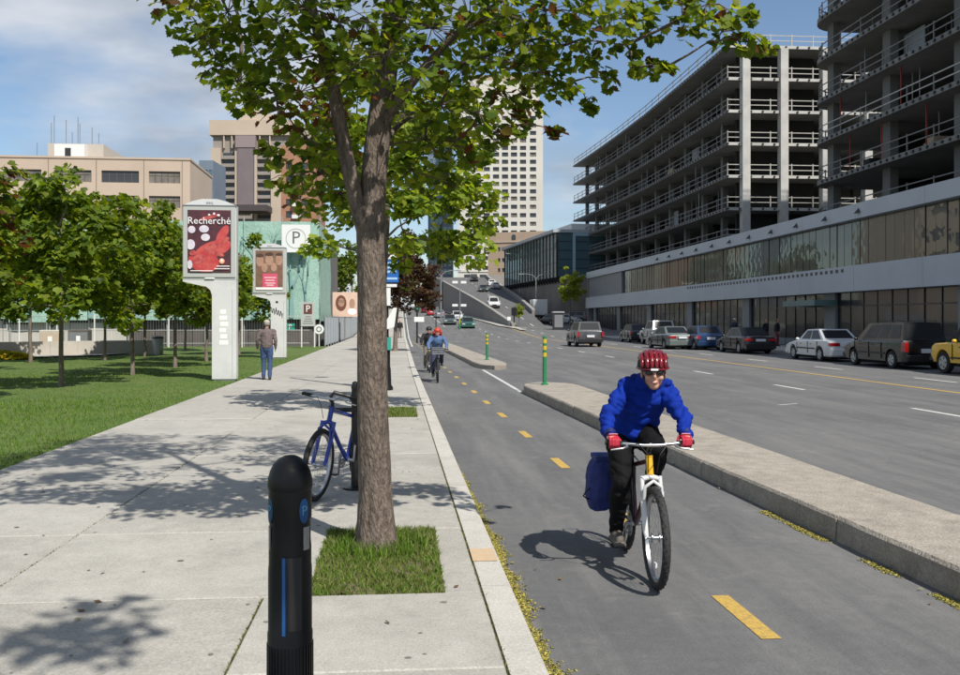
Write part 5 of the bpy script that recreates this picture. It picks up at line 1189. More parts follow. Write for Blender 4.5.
p = pix(558, 331, 112); t = thing('utility_cabinet', 'dark kiosk at the street corner past the podium', 'kiosk', (p.x, p.y, hL(p.y))); MB().cbox(-.6, .6, -.5, .5, 0, 2.0, .08).obj('body', M_mull, t); MB().cbox(-.7, .7, -.6, .6, 2.005, 2.2, .06).obj('roof', M_grey, t); MB().bb(-.5, .5, -.52, -.505, .3, 1.8).obj('door', M_gpanel, t)
# ================================================================== bicycles (local: forward is -y, ground z = 0)
M_chrome = mat('silver_alloy', (.55, .56, .58), .28, metal=1); M_spoke = mat('spoke', (.40, .40, .42), .4, metal=1)
M_grip = mat('grip_rubber', (.015, .015, .015), .85)
def make_wheel(parent, y, r, m_rim, steer=0, name='wheel', knob=True, loc=None):
    w = MB().lathe([(r-.066, -.012), (r-.045, -.014), (r-.045, .014), (r-.066, .012)], 40, axis='x', closed=True).obj(name, m_rim, parent, smooth=30, loc=(0, y, r) if loc is None else loc, rot=(0, 0, steer))
    prof = [(r-.05+.026*(1-math.cos(a)) if False else r-.027+.027*math.cos(a), .027*math.sin(a)) for a in [2*PI*k/10 for k in range(10)]]
    MB().lathe(prof, 48, axis='x', closed=True).obj('tyre', M_rubber, w, smooth='all')
    if knob:
        mb = MB()
        for k in range(56):
            a = 2*PI*k/56
            for xx in ((-.012, .012) if k % 2 else (-.019, .0, .019)):
                rr = r-.001-(abs(xx)/.019)**2*.011; mb.box((xx, rr*math.cos(a), rr*math.sin(a)), (.010, .012, .008), (a-PI/2, 0, 0))
        mb.obj('tread', M_rubber, w)
    MB().lathe([(.0001, -.055), (.012, -.055), (.014, -.03), (.03, -.028), (.03, -.022), (.016, -.02), (.016, .02), (.03, .022), (.03, .028), (.014, .03), (.012, .055), (.0001, .055)], 14, axis='x').obj('hub', m_rim, w, smooth=40)
    mb = MB()
    for k in range(32):
        a = 2*PI*k/32; s = 1 if k % 2 else -1; b = a+(.5 if (k//2) % 2 else -.5)
        mb.tube([(s*.026, .028*math.cos(b), .028*math.sin(b)), (0, (r-.06)*math.cos(a), (r-.06)*math.sin(a))], .0009, 4, cap=False)
    mb.obj('spokes', M_spoke, w); return w
def make_bike(label, loc, rz_, fm, forkm, headm, susp=True, rack=True, roll=0, steer=0, knob=True, r=.335, basket=False, bar_w=.30, group=None):
    b = thing('bicycle', label, 'bicycle', loc, 0, group); b.rotation_euler = (0, roll, rz_)
    F, Rr = -.53, .53
    make_wheel(b, Rr, r, M_chrome, 0, 'rear_wheel', knob)
    fw = make_wheel(b, F, r, M_chrome, steer, 'front_wheel', knob)
    BB = (0, .10, .295); ST = (0, .245, .74); HT = (0, -.335, .845); HB = (0, -.372, .725)
    mb = MB(); mb.tube([BB, ST], .016, 12); mb.tube([HB, (0, -.1, .46), BB], .021, 12); mb.tube([(0, HT[1]+.005, HT[2]-.03), (0, .235, .70)], .018, 12)
    for s in (-1, 1):
        mb.tube([(s*.03, .14, .30), (s*.058, .36, .32), (s*.066, Rr, r)], .011, 8); mb.tube([(s*.02, .235, .70), (s*.045, .36, .54), (s*.066, Rr, r)], .009, 8)
    mb.obj('frame', fm, b, smooth=50)
    MB().tube([HB, HT], .024, 14).lathe([(.027, 0), (.027, .012)], 14, (0, HT[1], HT[2]), closed=False).obj('head_tube', headm, b, smooth=50)
    fk = MB(); CR = (0, -.385, .69)
    if susp:
        fk.tube([(-.06, CR[1], CR[2]+.01), (0, CR[1]+.012, CR[2]+.025), (.06, CR[1], CR[2]+.01)], [.018, .022, .018], 10)
        for s in (-1, 1):
            fk.tube([(s*.062, CR[1], CR[2]+.03), (s*.062, CR[1]-.05, .56)], .0155, 12); fk.tube([(s*.062, CR[1]-.04, .585), (s*.062, -.51, .37), (s*.058, F, r)], [.020, .019, .014], 12)
        fk.tube([(-.06, -.45, .575), (-.055, -.462, .66), (0, -.468, .70), (.055, -.462, .66), (.06, -.45, .575)], .013, 10)
        for s in (-1, 1): fk.box((s*.062, -.43, .60), (.03, .03, .05))
    else:
        fk.tube([(-.05, CR[1], CR[2]), (.05, CR[1], CR[2])], .016, 10)
        for s in (-1, 1): fk.tube([(s*.05, CR[1], CR[2]), (s*.052, -.46, .5), (s*.055, F, r)], [.016, .013, .009], 10)
    fk.obj('fork', forkm, b, smooth=50)
    MB().tube([HT, (0, -.322, .885), (0, -.39, .93)], .017, 10).obj('stem', M_black, b, smooth=50)
    hb = MB().tube([(-bar_w, -.345, .945), (-.16, -.385, .94), (-.05, -.395, .93), (.05, -.395, .93), (.16, -.385, .94), (bar_w, -.345, .945)], .0115, 10).obj('handlebar', M_chrome if susp else M_black, b, smooth=50)
    for s in (-1, 1):
        MB().tube([(s*(bar_w-.115), -.372, .942), (s*(bar_w+.005), -.344, .945)], .0165, 10).obj('grip', M_grip, hb, smooth=40)
        MB().tube([(s*(bar_w-.13), -.378, .935), (s*(bar_w-.135), -.41, .925), (s*(bar_w-.10), -.43, .915), (s*(bar_w-.02), -.425, .905)], [.009, .008, .007, .006], 8).obj('brake_lever', M_chrome, hb, smooth=40)
        MB().tube([(s*(bar_w-.15), -.39, .93), (s*(bar_w-.2), -.46, .95), (s*.04, -.49, .88), (s*.03, -.44, .75)], .003, 5).obj('cable', M_black, hb)
    MB().tube([ST, (0, .29, .885)], .0135, 10).obj('seat_post', M_chrome, b)
    sd = MB().sph((0, .36, .915), (.075, .075, .028), 14, 8).sph((0, .27, .915), (.045, .12, .022), 14, 8).sph((0, .19, .912), (.022, .06, .02), 12, 8)
    organic('saddle', sd, .008, 3, M_grip, b)
    MB().lathe([(.088, -.0015), (.088, .0015), (.07, .0015), (.07, -.0015)], 32, (-.045, BB[1], BB[2]), 'x', closed=True).lathe([(.06, -.0015), (.06, .0015), (.03, .0015), (.03, -.0015)], 24, (-.045, BB[1], BB[2]), 'x', closed=True).obj('chainring', M_grey, b)
    cr_ = MB(); ca = (.02, -.168)
    cr_.tube([(-.07, BB[1], BB[2]), (-.085, BB[1]+ca[0], BB[2]+ca[1])], [.014, .010], 8).tube([(.07, BB[1], BB[2]), (.085, BB[1]-ca[0], BB[2]-ca[1])], [.014, .010], 8).tube([(-.075, BB[1], BB[2]), (.075, BB[1], BB[2])], .017, 10)
    cr_.obj('crank', M_chrome, b, smooth=40)
    for s in (-1, 1): MB().box((s*.135, BB[1]-s*ca[0], BB[2]-s*ca[1]), (.085, .07, .018)).obj('pedal', M_black, b)
    ch = MB(); ch.tube([(-.045, BB[1], BB[2]+.088), (-.045, Rr, r+.04)], .004, 5).tube([(-.045, BB[1], BB[2]-.088), (-.045, Rr-.02, r-.12), (-.045, Rr+.01, r-.04)], .004, 5).lathe([(.04, -.02), (.055, -.01), (.035, .015)], 14, (-.045, Rr, r), 'x').box((-.05, Rr-.01, r-.10), (.015, .03, .09)); ch.obj('chain', M_grey, b)
    if rack:
        rk = MB()
        for s in (-1, 1):
            rk.tube([(s*.055, .25, .72), (s*.06, .45, .735), (s*.06, .72, .735)], .006, 6); rk.tube([(s*.07, Rr, r), (s*.06, .50, .735)], .006, 6); rk.tube([(s*.07, Rr, r), (s*.06, .68, .735)], .006, 6)
        for yy in (.42, .55, .72): rk.tube([(-.06, yy, .735), (.06, yy, .735)], .006, 6)
        rk.obj('rack', M_black, b)
    MB().box((.0, F-.0, r-.18 if susp else r+.2), (.035, .012, .055) if False else (.012, .05, .03)).obj('wheel_reflector', mat('reflector_white', (.75, .75, .75), .3), b) if susp else None
    if basket:
        bk_ = MB()
        for k in range(9):
            t = -.16+.04*k; bk_.bar((t, -.5, .82), (t, -.5, 1.0), .006).bar((t, -.72, .84), (t, -.72, 1.0), .006)
        for z in (.83, .89, .95, 1.0): bk_.tube([(-.16, -.5, z), (.16, -.5, z), (.16, -.72, z), (-.16, -.72, z), (-.16, -.5, z)], .005, 5)
        bk_.bb(-.16, .16, -.72, -.5, .815, .83); bk_.obj('basket', M_grey, b)
    return b
M_bkdark = mat('bike_black_paint', (.02, .018, .02), .3, coat=.5); M_bkblue = mat('bike_blue_paint', (.012, .04, .34), .25, coat=.6); M_bkyel = mat('bike_yellow_paint', (.62, .36, .01), .3, coat=.5)
M_bkwht = mat('fork_white', (.62, .62, .62), .3, coat=.5)
CYC = (1.70, 6.58, 0.0); CRZ = -.045
bike1 = make_bike('mountain bike with white suspension fork and yellow head tube ridden by the blue-jacketed cyclist', CYC, CRZ, mat('bike_maroon_paint', (.05, .008, .012), .3, coat=.5), M_bkwht, M_bkyel, knob=True)
pb = make_bike('parked blue bicycle leaning on a black post behind the near maple', (-.60, 9.10, .122), R(-21), M_bkblue, M_bkblue, M_bkblue, susp=True, rack=False, roll=R(5), steer=.05, knob=False)
# black rack post that it is locked to
hp = thing('hitching_post', 'black hitching post with crossbars that the blue bicycle leans on', 'bike rack', (-.46, 9.22, .12))
MB().lathe([(.0001, 0), (.12, 0), (.12, .02), (.04, .03), (.035, .98), (.04, 1.0), (.025, 1.05), (.0001, 1.06)], 14).obj('post', M_black, hp, smooth=40)
MB().tube([(-.02, 0, .9), (-.2, -.02, .95), (-.24, -.02, .9)], .02, 8).obj('upper_arm', M_black, hp); MB().tube([(0, .0, .75), (.25, .03, .75), (.3, .03, .45), (.25, .03, .3), (0, 0, .3)], .02, 8).obj('hoop', M_black, hp); MB().bb(-.22, .06, -.03, .03, .755, .80).obj('cross_bar', M_black, hp)
# ================================================================== people
def limb(mb, pts, rad, n=12):
    for (a, b), (ra, rb) in zip(zip(pts[:-1], pts[1:]), zip(rad[:-1], rad[1:])): mb.cone(a, b, ra, rb, n)
    return mb
def head_shape(mb, c, s=1.0, pitch=0, yaw=0):
    """skull, jaw, nose, brow, ears; face looks to local -y"""
    M = Euler((pitch, 0, yaw)).to_matrix(); c = Vector(c)
    def E(p, r_, n=14): mb.sph(c+M @ (Vector(p)*s), tuple(q*s for q in r_), n, 10, (pitch, 0, yaw))
    E((0, .012, .03), (.074, .092, .088)); E((0, -.022, -.035), (.060, .066, .075)); E((0, -.055, -.088), (.032, .03, .026)); E((0, -.088, .012), (.040, .016, .012)); E((0, -.098, -.022), (.013, .022, .020)); E((0, -.092, -.005), (.009, .018, .03))
    E((-.040, -.070, -.03), (.024, .02, .022)); E((.040, -.070, -.03), (.024, .02, .022)); E((-.078, .01, -.01), (.010, .022, .032)); E((.078, .01, -.01), (.010, .022, .032)); E((0, -.084, -.062), (.024, .012, .008))
    return M, c
def fold_disp(o, amt, scale, seed=0):
    """cloth folds: push the skin in and out along its normals"""
    from mathutils import noise
    me = o.data
    nv = len(me.vertices); co = np.empty(nv*3, np.float32); me.vertices.foreach_get('co', co); no = np.empty(nv*3, np.float32); me.vertices.foreach_get('normal', no)
    co = co.reshape(-1, 3); no = no.reshape(-1, 3); am = np.empty(nv)
    for i in range(nv):
        p = Vector(co[i])*scale+Vector((seed*3.1, seed*1.7, 0)); q = noise.noise(Vector((p.x, p.y, p.z*1.6)))+.5*noise.noise(p*2.3)
        am[i] = amt*(q-.35*abs(noise.noise(p*1.3)))
    me.vertices.foreach_set('co', (co+no*am[:, None]).astype(np.float32).ravel())
    me.update()
def crease(o, amt, scale, seed=0):
    """sharp pulled creases: valleys along the zero lines of a stretched noise"""
    from mathutils import noise
    me = o.data; nv = len(me.vertices); co = np.empty(nv*3, np.float32); me.vertices.foreach_get('co', co); no = np.empty(nv*3, np.float32); me.vertices.foreach_get('normal', no)
    co = co.reshape(-1, 3); no = no.reshape(-1, 3); am = np.empty(nv)
    for i in range(nv):
        x, y, z = co[i]; p = Vector((x*.55+z*.25, y*.6, z*1.25-abs(x)*.5))*scale+Vector((seed*2.3, seed, seed*.7))
        am[i] = amt*(min(.35, abs(noise.noise(p)))-.13)
    me.vertices.foreach_set('co', (co+no*am[:, None]).astype(np.float32).ravel()); me.update()
J_blue = mat('jacket_blue', (.004, .021, .21), .8, c2=(.006, .032, .31), scale=9, spec=.12, bump=.4, bscale=28, bdist=.02); J_nav = mat('jacket_navy', (.004, .010, .09), .6)
M_tight = mat('black_tights', (.006, .006, .007), .8, spec=.15); M_glove = mat('red_glove', (.48, .02, .05), .6, c2=(.40, .015, .04), scale=40)
M_shoe = mat('grey_shoe', (.14, .12, .10), .7, c2=(.08, .07, .06), scale=30); M_helm = mat('helmet_red', (.17, .006, .014), .28, coat=.4); M_vent = mat('helmet_vent', (.012, .008, .008), .7)
M_lens = mat('sunglass_lens', (.008, .008, .009), .08, coat=.5)
def V3(*a): return Vector(a)
rd = thing('person', 'cyclist in royal blue jacket and red helmet riding towards the camera', 'person', CYC, CRZ)
hx = .075      # upper body leans slightly over the bar
HC = V3(hx, -.135, 1.408); neck = V3(hx*.8, -.025, 1.35); ch_ = V3(hx*.6, .045, 1.25); wa = V3(.02, .19, 1.07); pe = V3(0, .27, .985)
shR, shL = V3(-.146+hx*.6, .01, 1.288), V3(.146+hx*.6, .0, 1.288)
elR, elL = V3(-.272+hx*.3, -.11, 1.10), V3(.268+hx*.3, -.13, 1.095); wrR, wrL = V3(-.262, -.285, .995), V3(.262, -.285, .995)
hipR, hipL = V3(-.09, .25, .95), V3(.085, .25, .95); knR, knL = V3(-.125, -.01, .60), V3(.10, -.14, .86); anR, anL = V3(-.135, .17, .262), V3(.13, .14, .59)
body = MB()
limb(body, [pe, wa, ch_, neck, HC-V3(0, -.02, .06)], [.11, .09, .08, .046, .052])
for a, b, c in ((shR, elR, wrR), (shL, elL, wrL)): limb(body, [ch_+(a-ch_)*.5, a, b, c], [.040, .032, .026, .022])
for a, b, c, s in ((hipR, knR, anR, -1), (hipL, knL, anL, 1)): limb(body, [pe+(a-pe)*.6, a, b, b.lerp(c, .35), c+V3(0, 0, -.02), c+V3(0, -.10, -.075)], [.10, .085, .052, .052, .030, .018])
head_shape(body, HC, 1.03, R(0), R(-8))
for w, s in ((wrR, -1), (wrL, 1)): body.sph(w+V3(0, -.05, -.02), (.035, .04, .018), 10, 8)
organic('body', body, .0065, 4, M_skin, rd)
jk = MB()
def ring_chain(mb, sec, n=18):
    """closed loft through elliptical sections (centre, side radius, depth radius, pitch)"""
    vs = []; m = len(sec)
    for c, rx, ry, pt in sec:
        for k in range(n):
            a = 2*PI*k/n; e = .86 if abs(math.cos(a)) > .6 else 1
            q = Vector((rx*math.cos(a), ry*math.sin(a), 0)); q = Euler((pt, 0, 0)).to_matrix() @ q; vs.append(Vector(c)+q)
    mb.add(vs, [(i*n+k, i*n+(k+1) % n, (i+1)*n+(k+1) % n, (i+1)*n+k) for i in range(m-1) for k in range(n)]+[tuple(range(n-1, -1, -1)), tuple((m-1)*n+k for k in range(n))]); return mb
ring_chain(jk, [(pe+V3(0, -.02, -.05), .165, .135, R(25)), (pe+V3(0, -.03, .0), .175, .155, R(30)), (pe+V3(.0, -.07, .04), .18, .16, R(35)), (wa+V3(0, -.02, .0), .165, .135, R(38)), (wa.lerp(ch_, .5), .168, .13, R(38)), (ch_, .165, .13, R(36)), (ch_+V3(.01, -.03, .07), .135, .105, R(34)), (neck+V3(0, .0, -.005), .085, .085, R(30)), (neck+V3(.01, -.03, .035), .066, .068, R(30))])
for a, b, c in ((shR, elR, wrR), (shL, elL, wrL)):
    limb(jk, [ch_+(a-ch_)*.55+V3(0, 0, .015), a, a.lerp(b, .5), b, b.lerp(c, .5), c], [.075, .063, .057, .052, .047, .042])
jo = organic('jacket', jk, .0075, 6, J_blue, rd); fold_disp(jo, .012, 8, 1); crease(jo, .060, 7.5, 3); crease(jo, .030, 15, 4)
co_ = MB().lathe([(.062, 0), (.070, .0), (.068, .035), (.060, .035)], 20, closed=True).obj('collar', J_nav, rd, loc=tuple(neck+V3(.012, -.028, .0)), rot=(R(28), 0, 0), smooth=40)
for w, e in ((wrR, elR), (wrL, elL)):
    d = (w-e).normalized(); MB().cyl(w-d*.012, w+d*.022, .046, 14, .042).obj('cuff', J_nav, rd, smooth=40)
tg_ = MB()
limb(tg_, [pe+V3(0, .0, .02), pe-V3(0, 0, .02)], [.15, .145])
for a, b, c in ((hipR, knR, anR), (hipL, knL, anL)): limb(tg_, [a, a.lerp(b, .5), b, b.lerp(c, .3), b.lerp(c, .7), c+V3(0, 0, -.02)], [.108, .095, .072, .072, .060, .052])
to = organic('tights', tg_, .0085, 5, M_tight, rd); fold_disp(to, .007, 12, 3); crease(to, .03, 11, 5)
for an, s in ((anR, -1), (anL, 1)):
    sh = MB(); limb(sh, [an+V3(0, .03, -.055), an+V3(0, -.06, -.06), an+V3(0, -.15, -.072)], [.042, .044, .034]); limb(sh, [an, an+V3(0, .0, -.05)], [.046, .045]); sh.box(an+V3(0, -.06, -.098), (.085, .27, .022))
    so = organic('shoe', sh, .007, 3, M_shoe, rd)
    MB().box((0, 0, 0), (.082, .27, .014)).obj('sole', M_rubber, so, loc=tuple(an+V3(0, -.06, -.112)))
for w, s in ((wrR, -1), (wrL, 1)):   # gloved hands closed round the grips
    g = MB(); kx_ = s*.25; gy, gz = -.3575, .9435
    g.sph((kx_, -.315, .98), (.038, .046, .018), 12, 8, (R(-30), 0, 0)); limb(g, [w, V3(kx_, -.31, .98)], [.029, .026])
    for k in range(4):
        fx = kx_+s*(-.028+.0185*k); L_ = [.92, 1, .95, .8][k]
        limb(g, [V3(fx, -.345, .984), V3(fx, gy-.034*L_, .968), V3(fx, gy-.036*L_, gz-.012), V3(fx, gy-.008, gz-.033)], [.009, .0088, .0083, .0075], 8)
    limb(g, [V3(kx_-s*.035, -.305, .975), V3(kx_-s*.05, -.335, .955), V3(kx_-s*.045, -.365, .922)], [.0125, .0115, .0095], 8)
    organic('glove', g, .0042, 2, M_glove, rd)
    MB().box((kx_, -.352, 1.0), (.06, .018, .004), (R(-35), 0, 0)).obj('knuckle_patch', mat('glove_pale', (.6, .25, .28), .6), rd)
# helmet: shell with raised ribs, dark vents between them, straps
HM = V3(hx, -.112, 1.461); HR = Euler((R(3), 0, R(-8))).to_matrix()
def hpt(a, e, k=1.0):
    x, y, z = .112*math.sin(a)*math.cos(e), -.146*math.cos(a)*math.cos(e), .108*math.sin(e)
    return HM+HR @ Vector((x*k, y*k, z*k))
vs = []; na, ne = 36, 10
for j in range(ne+1):
    e = R(-14)+(PI/2-R(-14)-.02)*j/ne
    for k in range(na): vs.append(hpt(2*PI*k/na, e, .965))
MB().add(vs, [(j*na+k, j*na+(k+1) % na, (j+1)*na+(k+1) % na, (j+1)*na+k) for j in range(ne) for k in range(na)]+[tuple(ne*na+k for k in range(na))]).obj('helmet_liner', M_vent, rd, smooth='all')
hl = MB()
for off in (-.078, -.046, -.0155, .0155, .046, .078):
    pts = []
    for k in range(15):
        t = -1.25+2.55*k/14          # front to back over the crown
        y = -.146*math.cos((t+1.25)/2.55*PI*.98); z = .108*math.sin((t+1.25)/2.55*PI*.98)
        f = math.sqrt(max(.05, 1-(off/.112)**2)); pts.append(HM+HR @ Vector((off*(1+.05*math.sin((t+1.25)/2.55*PI)), y*f, z*f-.004)))
    hl.tube(pts, [.011]+[.0155]*13+[.011], 8)
bnd = [hpt(2*PI*k/40, R(-10), .985) for k in range(41)]; hl.tube(bnd, .009, 8, cap=False)
for e in (R(28), R(56)): hl.tube([hpt(-1.9+3.8*k/16, e, 1.0) for k in range(17)] if e < 1 else [hpt(2*PI*k/20, e, .985) for k in range(21)], .010, 8, cap=False)
hl.obj('helmet_shell', M_helm, rd, smooth=50)
MB().box(tuple(hpt(0, R(-8), 1.09)), (.05, .006, .014), (R(3), 0, R(-8))).obj('helmet_badge', M_wht, rd)
FM = Euler((R(0), 0, R(-8))).to_matrix()
def fp(x, y, z): return HC+FM @ (Vector((x, y, z))*1.03)
for s in (-1, 1):
    MB().sph(tuple(fp(s*.036, -.088, .006)), (.033, .018, .019), 14, 8, (R(0), 0, R(-8)+s*.35)).obj('sunglass_lens', M_lens, rd, smooth='all')
    MB().tube([fp(s*.066, -.075, .012), fp(s*.082, .0, .01)], .003, 5).obj('sunglass_arm', M_black, rd)
    MB().tube([fp(s*.078, -.02, .03), fp(s*.072, -.035, -.05), fp(s*.02, -.045, -.115)], .004, 5).obj('chin_strap', M_black, rd)
MB().tube([fp(-.006, -.105, .012), fp(.006, -.105, .012)], .004, 6).obj('sunglass_bridge', M_black, rd)
MB().tube([fp(-.024, -.088, -.056), fp(-.01, -.0975, -.063), fp(.01, -.0975, -.063), fp(.024, -.088, -.056)], [.003, .005, .005, .003], 6).obj('lips', mat('lips', (.40, .13, .12), .5), rd, smooth='all')
MB().tube([fp(-.011, -.0975, -.0590), fp(.011, -.0975, -.0590)], .0016, 5).obj('teeth', M_wht, rd)
# pannier bag on the right of the rack
pn = thing('pannier_bag', 'navy pannier bag hanging from the mountain bike rack', 'bag', CYC, CRZ)
pg = MB(); M_pan = mat('pannier_navy', (.010, .020, .13), .75, c2=(.014, .03, .18), scale=14, bump=.3, bscale=50, bdist=.004)
pg.tube([(-.185, .55, .31), (-.195, .55, .42), (-.185, .55, .62), (-.16, .55, .73)], [.11, .155, .15, .095], 10, ell=(.75, 1.15)); pg.box((-.15, .55, .52), (.12, .29, .36))
po_ = organic('bag_body', pg, .012, 6, M_pan, pn); fold_disp(po_, .008, 10, 4)
pf = MB().box((-.165, .55, .715), (.16, .27, .04)); organic('flap', pf, .012, 4, M_pan, pn)
MB().tube([(-.26, .47, .50), (-.31, .45, .47), (-.335, .45, .43), (-.30, .46, .405), (-.25, .48, .41)], .007, 6).obj('strap', M_black, pn)
MB().bb(-.275, -.262, .53, .57, .40, .66).obj('webbing', M_black, pn)
# ---- simpler figures, still one continuous body with clothing over it
def figure(label, loc, rz_, pose, top, bottom, scale=1.0, hat=None, hair=(.05, .035, .03), helmet=None, voxel=.014, group=None, extra=None):
    t = thing('person', label, 'person', loc, rz_, group); t.scale = (scale,)*3
    P = {k: Vector(v) for k, v in pose.items()}
    b = MB(); limb(b, [P['pelvis'], P['chest'], P['neck'], P['head']-V3(0, -.01, .05)], [.12, .12, .05, .05])
    for s in 'RL':
        limb(b, [P['chest'].lerp(P['sh'+s], .5), P['sh'+s], P['el'+s], P['wr'+s]], [.07, .05, .036, .026]); limb(b, [P['pelvis'].lerp(P['hip'+s], .5), P['hip'+s], P['kn'+s], P['an'+s], P['an'+s]+V3(0, -.06, -.05)], [.09, .08, .052, .032, .02])
        w = P['wr'+s]; d = (w-P['el'+s]).normalized(); b.sph(w+d*.05, (.026, .034, .05), 8, 6)
        for k in range(4): limb(b, [w+d*.08+V3(0, .018-.012*k, 0), w+d*(.135-.008*abs(k-1.5))+V3(0, .02-.014*k-.01, -.005)], [.010, .008], 6)
        limb(b, [w+d*.03+V3(0, -.02, 0), w+d*.085+V3(0, -.05, 0)], [.012, .009], 6)
    head_shape(b, P['head'], 1.02, P.get('pitch', V3(0, 0, 0)).x)
    organic('body', b, voxel*.75, 3, M_skin, t)
    j = MB(); limb(j, [P['pelvis']+V3(0, 0, .04), P['pelvis'].lerp(P['chest'], .5), P['chest']], [.175, .175, .17]); limb(j, [P['chest'], P['neck']-V3(0, 0, .03)], [.14, .07])
    for s in 'RL': limb(j, [P['chest'].lerp(P['sh'+s], .6), P['sh'+s], P['el'+s], P['wr'+s]], [.09, .072, .056, .042])
    jo = organic('jacket', j, voxel, 4, top, t); fold_disp(jo, .012, 9, 5)
    q = MB(); limb(q, [P['pelvis'], P['pelvis']-V3(0, 0, .05)], [.145, .14])
    for s in 'RL': limb(q, [P['hip'+s], P['hip'+s].lerp(P['kn'+s], .5), P['kn'+s], P['an'+s]+V3(0, 0, .03)], [.105, .09, .072, .06])
    qo = organic('trousers', q, voxel, 4, bottom, t); fold_disp(qo, .009, 9, 6)
    for s in 'RL':
        a = P['an'+s]; k = MB(); limb(k, [a+V3(0, .03, -.045), a+V3(0, -.14, -.055)], [.042, .034]); limb(k, [a, a-V3(0, 0, .04)], [.045, .044]); organic('shoe', k, .012, 2, M_black, t)
    H = P['head']
    if helmet:
        MB().sph(H+V3(0, .01, .045), (.108, .14, .095), 16, 10).obj('helmet', helmet, t, smooth='all')
    elif hat:
        MB().sph(H+V3(0, .01, .055), (.09, .105, .07), 14, 8).obj('cap', hat, t, smooth='all'); MB().sph(H+V3(0, -.11, .045), (.07, .06, .012), 12, 6).obj('cap_peak', hat, t)
    hr = MB().sph(H+V3(0, .028, .02), (.083, .085, .09), 14, 8); hr.obj('hair', mat('hair_%d' % int(hair[0]*1000), hair, .8), t, smooth='all')
    for s in (-1, 1): MB().sph(H+V3(s*.032, -.088, .008), (.011, .008, .007), 8, 6).obj('eye', M_black, t)
    return t
walk = dict(pelvis=(0, 0, .95), chest=(0, -.02, 1.28), neck=(0, -.03, 1.45), head=(0, -.05, 1.57), shR=(-.19, -.01, 1.37), shL=(.19, -.01, 1.37), elR=(-.25, .06, 1.12), elL=(.25, .02, 1.12), wrR=(-.24, -.02, .90), wrL=(.26, -.10, .90), hipR=(-.09, 0, .9), hipL=(.09, 0, .9), knR=(-.09, -.03, .5), knL=(.09, -.07, .5), anR=(-.09, .05, .085), anL=(.09, -.06, .085))
figure('man in brown-grey jacket, jeans and pale cap walking away along the sidewalk', (-3.74, 26.2, .12), PI+.05, walk, mat('jacket_brown', (.125, .095, .095), .85, c2=(.15, .115, .11), scale=8), mat('jeans', (.03, .06, .15), .85, c2=(.05, .09, .19), scale=12), .985, hat=mat('cap_beige', (.42, .38, .32), .8), hair=(.3, .28, .26))
ride = dict(pelvis=(0, .27, .98), chest=(0, .08, 1.24), neck=(0, .02, 1.37), head=(0, -.03, 1.49), shR=(-.18, .05, 1.31), shL=(.18, .05, 1.31), elR=(-.28, -.08, 1.12), elL=(.28, -.08, 1.12), wrR=(-.26, -.29, 1.0), wrL=(.26, -.29, 1.0), hipR=(-.09, .25, .93), hipL=(.09, .25, .93), knR=(-.12, -.01, .60), knL=(.12, -.14, .84), anR=(-.13, .17, .24), anL=(.13, .14, .56))
c2 = (1.02, 26.9, 0); c3 = (.92, 32.0, 0)
make_bike('city bicycle with a front basket ridden by the denim-jacketed cyclist', c2, -.02, M_bkdark, M_bkdark, M_bkdark, susp=False, rack=False, knob=False, basket=True)
figure('distant cyclist in denim jacket and red helmet on the basket bicycle', c2, -.02, ride, mat('denim_jacket', (.07, .13, .26), .8), mat('dark_blue_trousers', (.02, .025, .06), .8), .96, helmet=mat('helmet_orange_red', (.50, .05, .02), .4))
make_bike('lime yellow bicycle ridden by the cyclist in black', c3, .03, mat('bike_lime', (.45, .55, .03), .4), M_bkdark, mat('bike_lime', (.45, .55, .03), .4), susp=False, rack=False, knob=False)
figure('distant cyclist in black with grey trousers on the lime bicycle', c3, .03, ride, mat('black_top', (.012, .012, .014), .8), mat('grey_trousers', (.12, .11, .10), .8), .96, helmet=mat('helmet_black', (.02, .02, .022), .4))
bp_ = thing('backpack', 'red backpack worn by the cyclist in the denim jacket', 'bag', c2, -.02); organic('pack_body', MB().box((0, .27, 1.28), (.30, .16, .36)), .02, 5, mat('pack_red', (.4, .02, .03), .7), bp_); MB().bar((-.1, .17, 1.12), (-.1, .17, 1.4), .03).bar((.1, .17, 1.12), (.1, .17, 1.4), .03).obj('straps', M_black, bp_)
stand = dict(walk); stand.update(knR=(-.1, -.01, .5), knL=(.1, -.02, .5), anR=(-.11, .02, .085), anL=(.11, -.01, .085))
p = pix(405, 331, 86); figure('tiny far pedestrian in dark clothes on the sidewalk under the purple tree', (kx(86)-.6, 86, .12), .2, stand, mat('black_top', (.012, .012, .014), .8), mat('grey_trousers', (.12, .11, .10), .8), 1.0, voxel=.03)
p = pix(778, 349, 58.5); figure('pedestrian in black top and dark red trousers before the podium glass', (23.6, 57.0, .125), R(70), walk, mat('black_top', (.012, .012, .014), .8), mat('wine_trousers', (.16, .02, .03), .8), 1.02, voxel=.025)
figure('pedestrian in dark blue with a pale cap before the podium glass', (23.2, 63.5, .125), R(100), walk, mat('navy_top', (.01, .02, .05), .8), mat('black_trousers', (.015, .015, .018), .8), 1.05, hat=M_sgn, voxel=.025)
figure('pedestrian all in black standing by the podium door canopy', (23.9, 59.6, .125), R(40), stand, mat('black_top', (.012, .012, .014), .8), mat('black_trousers', (.015, .015, .018), .8), 1.0, voxel=.025)
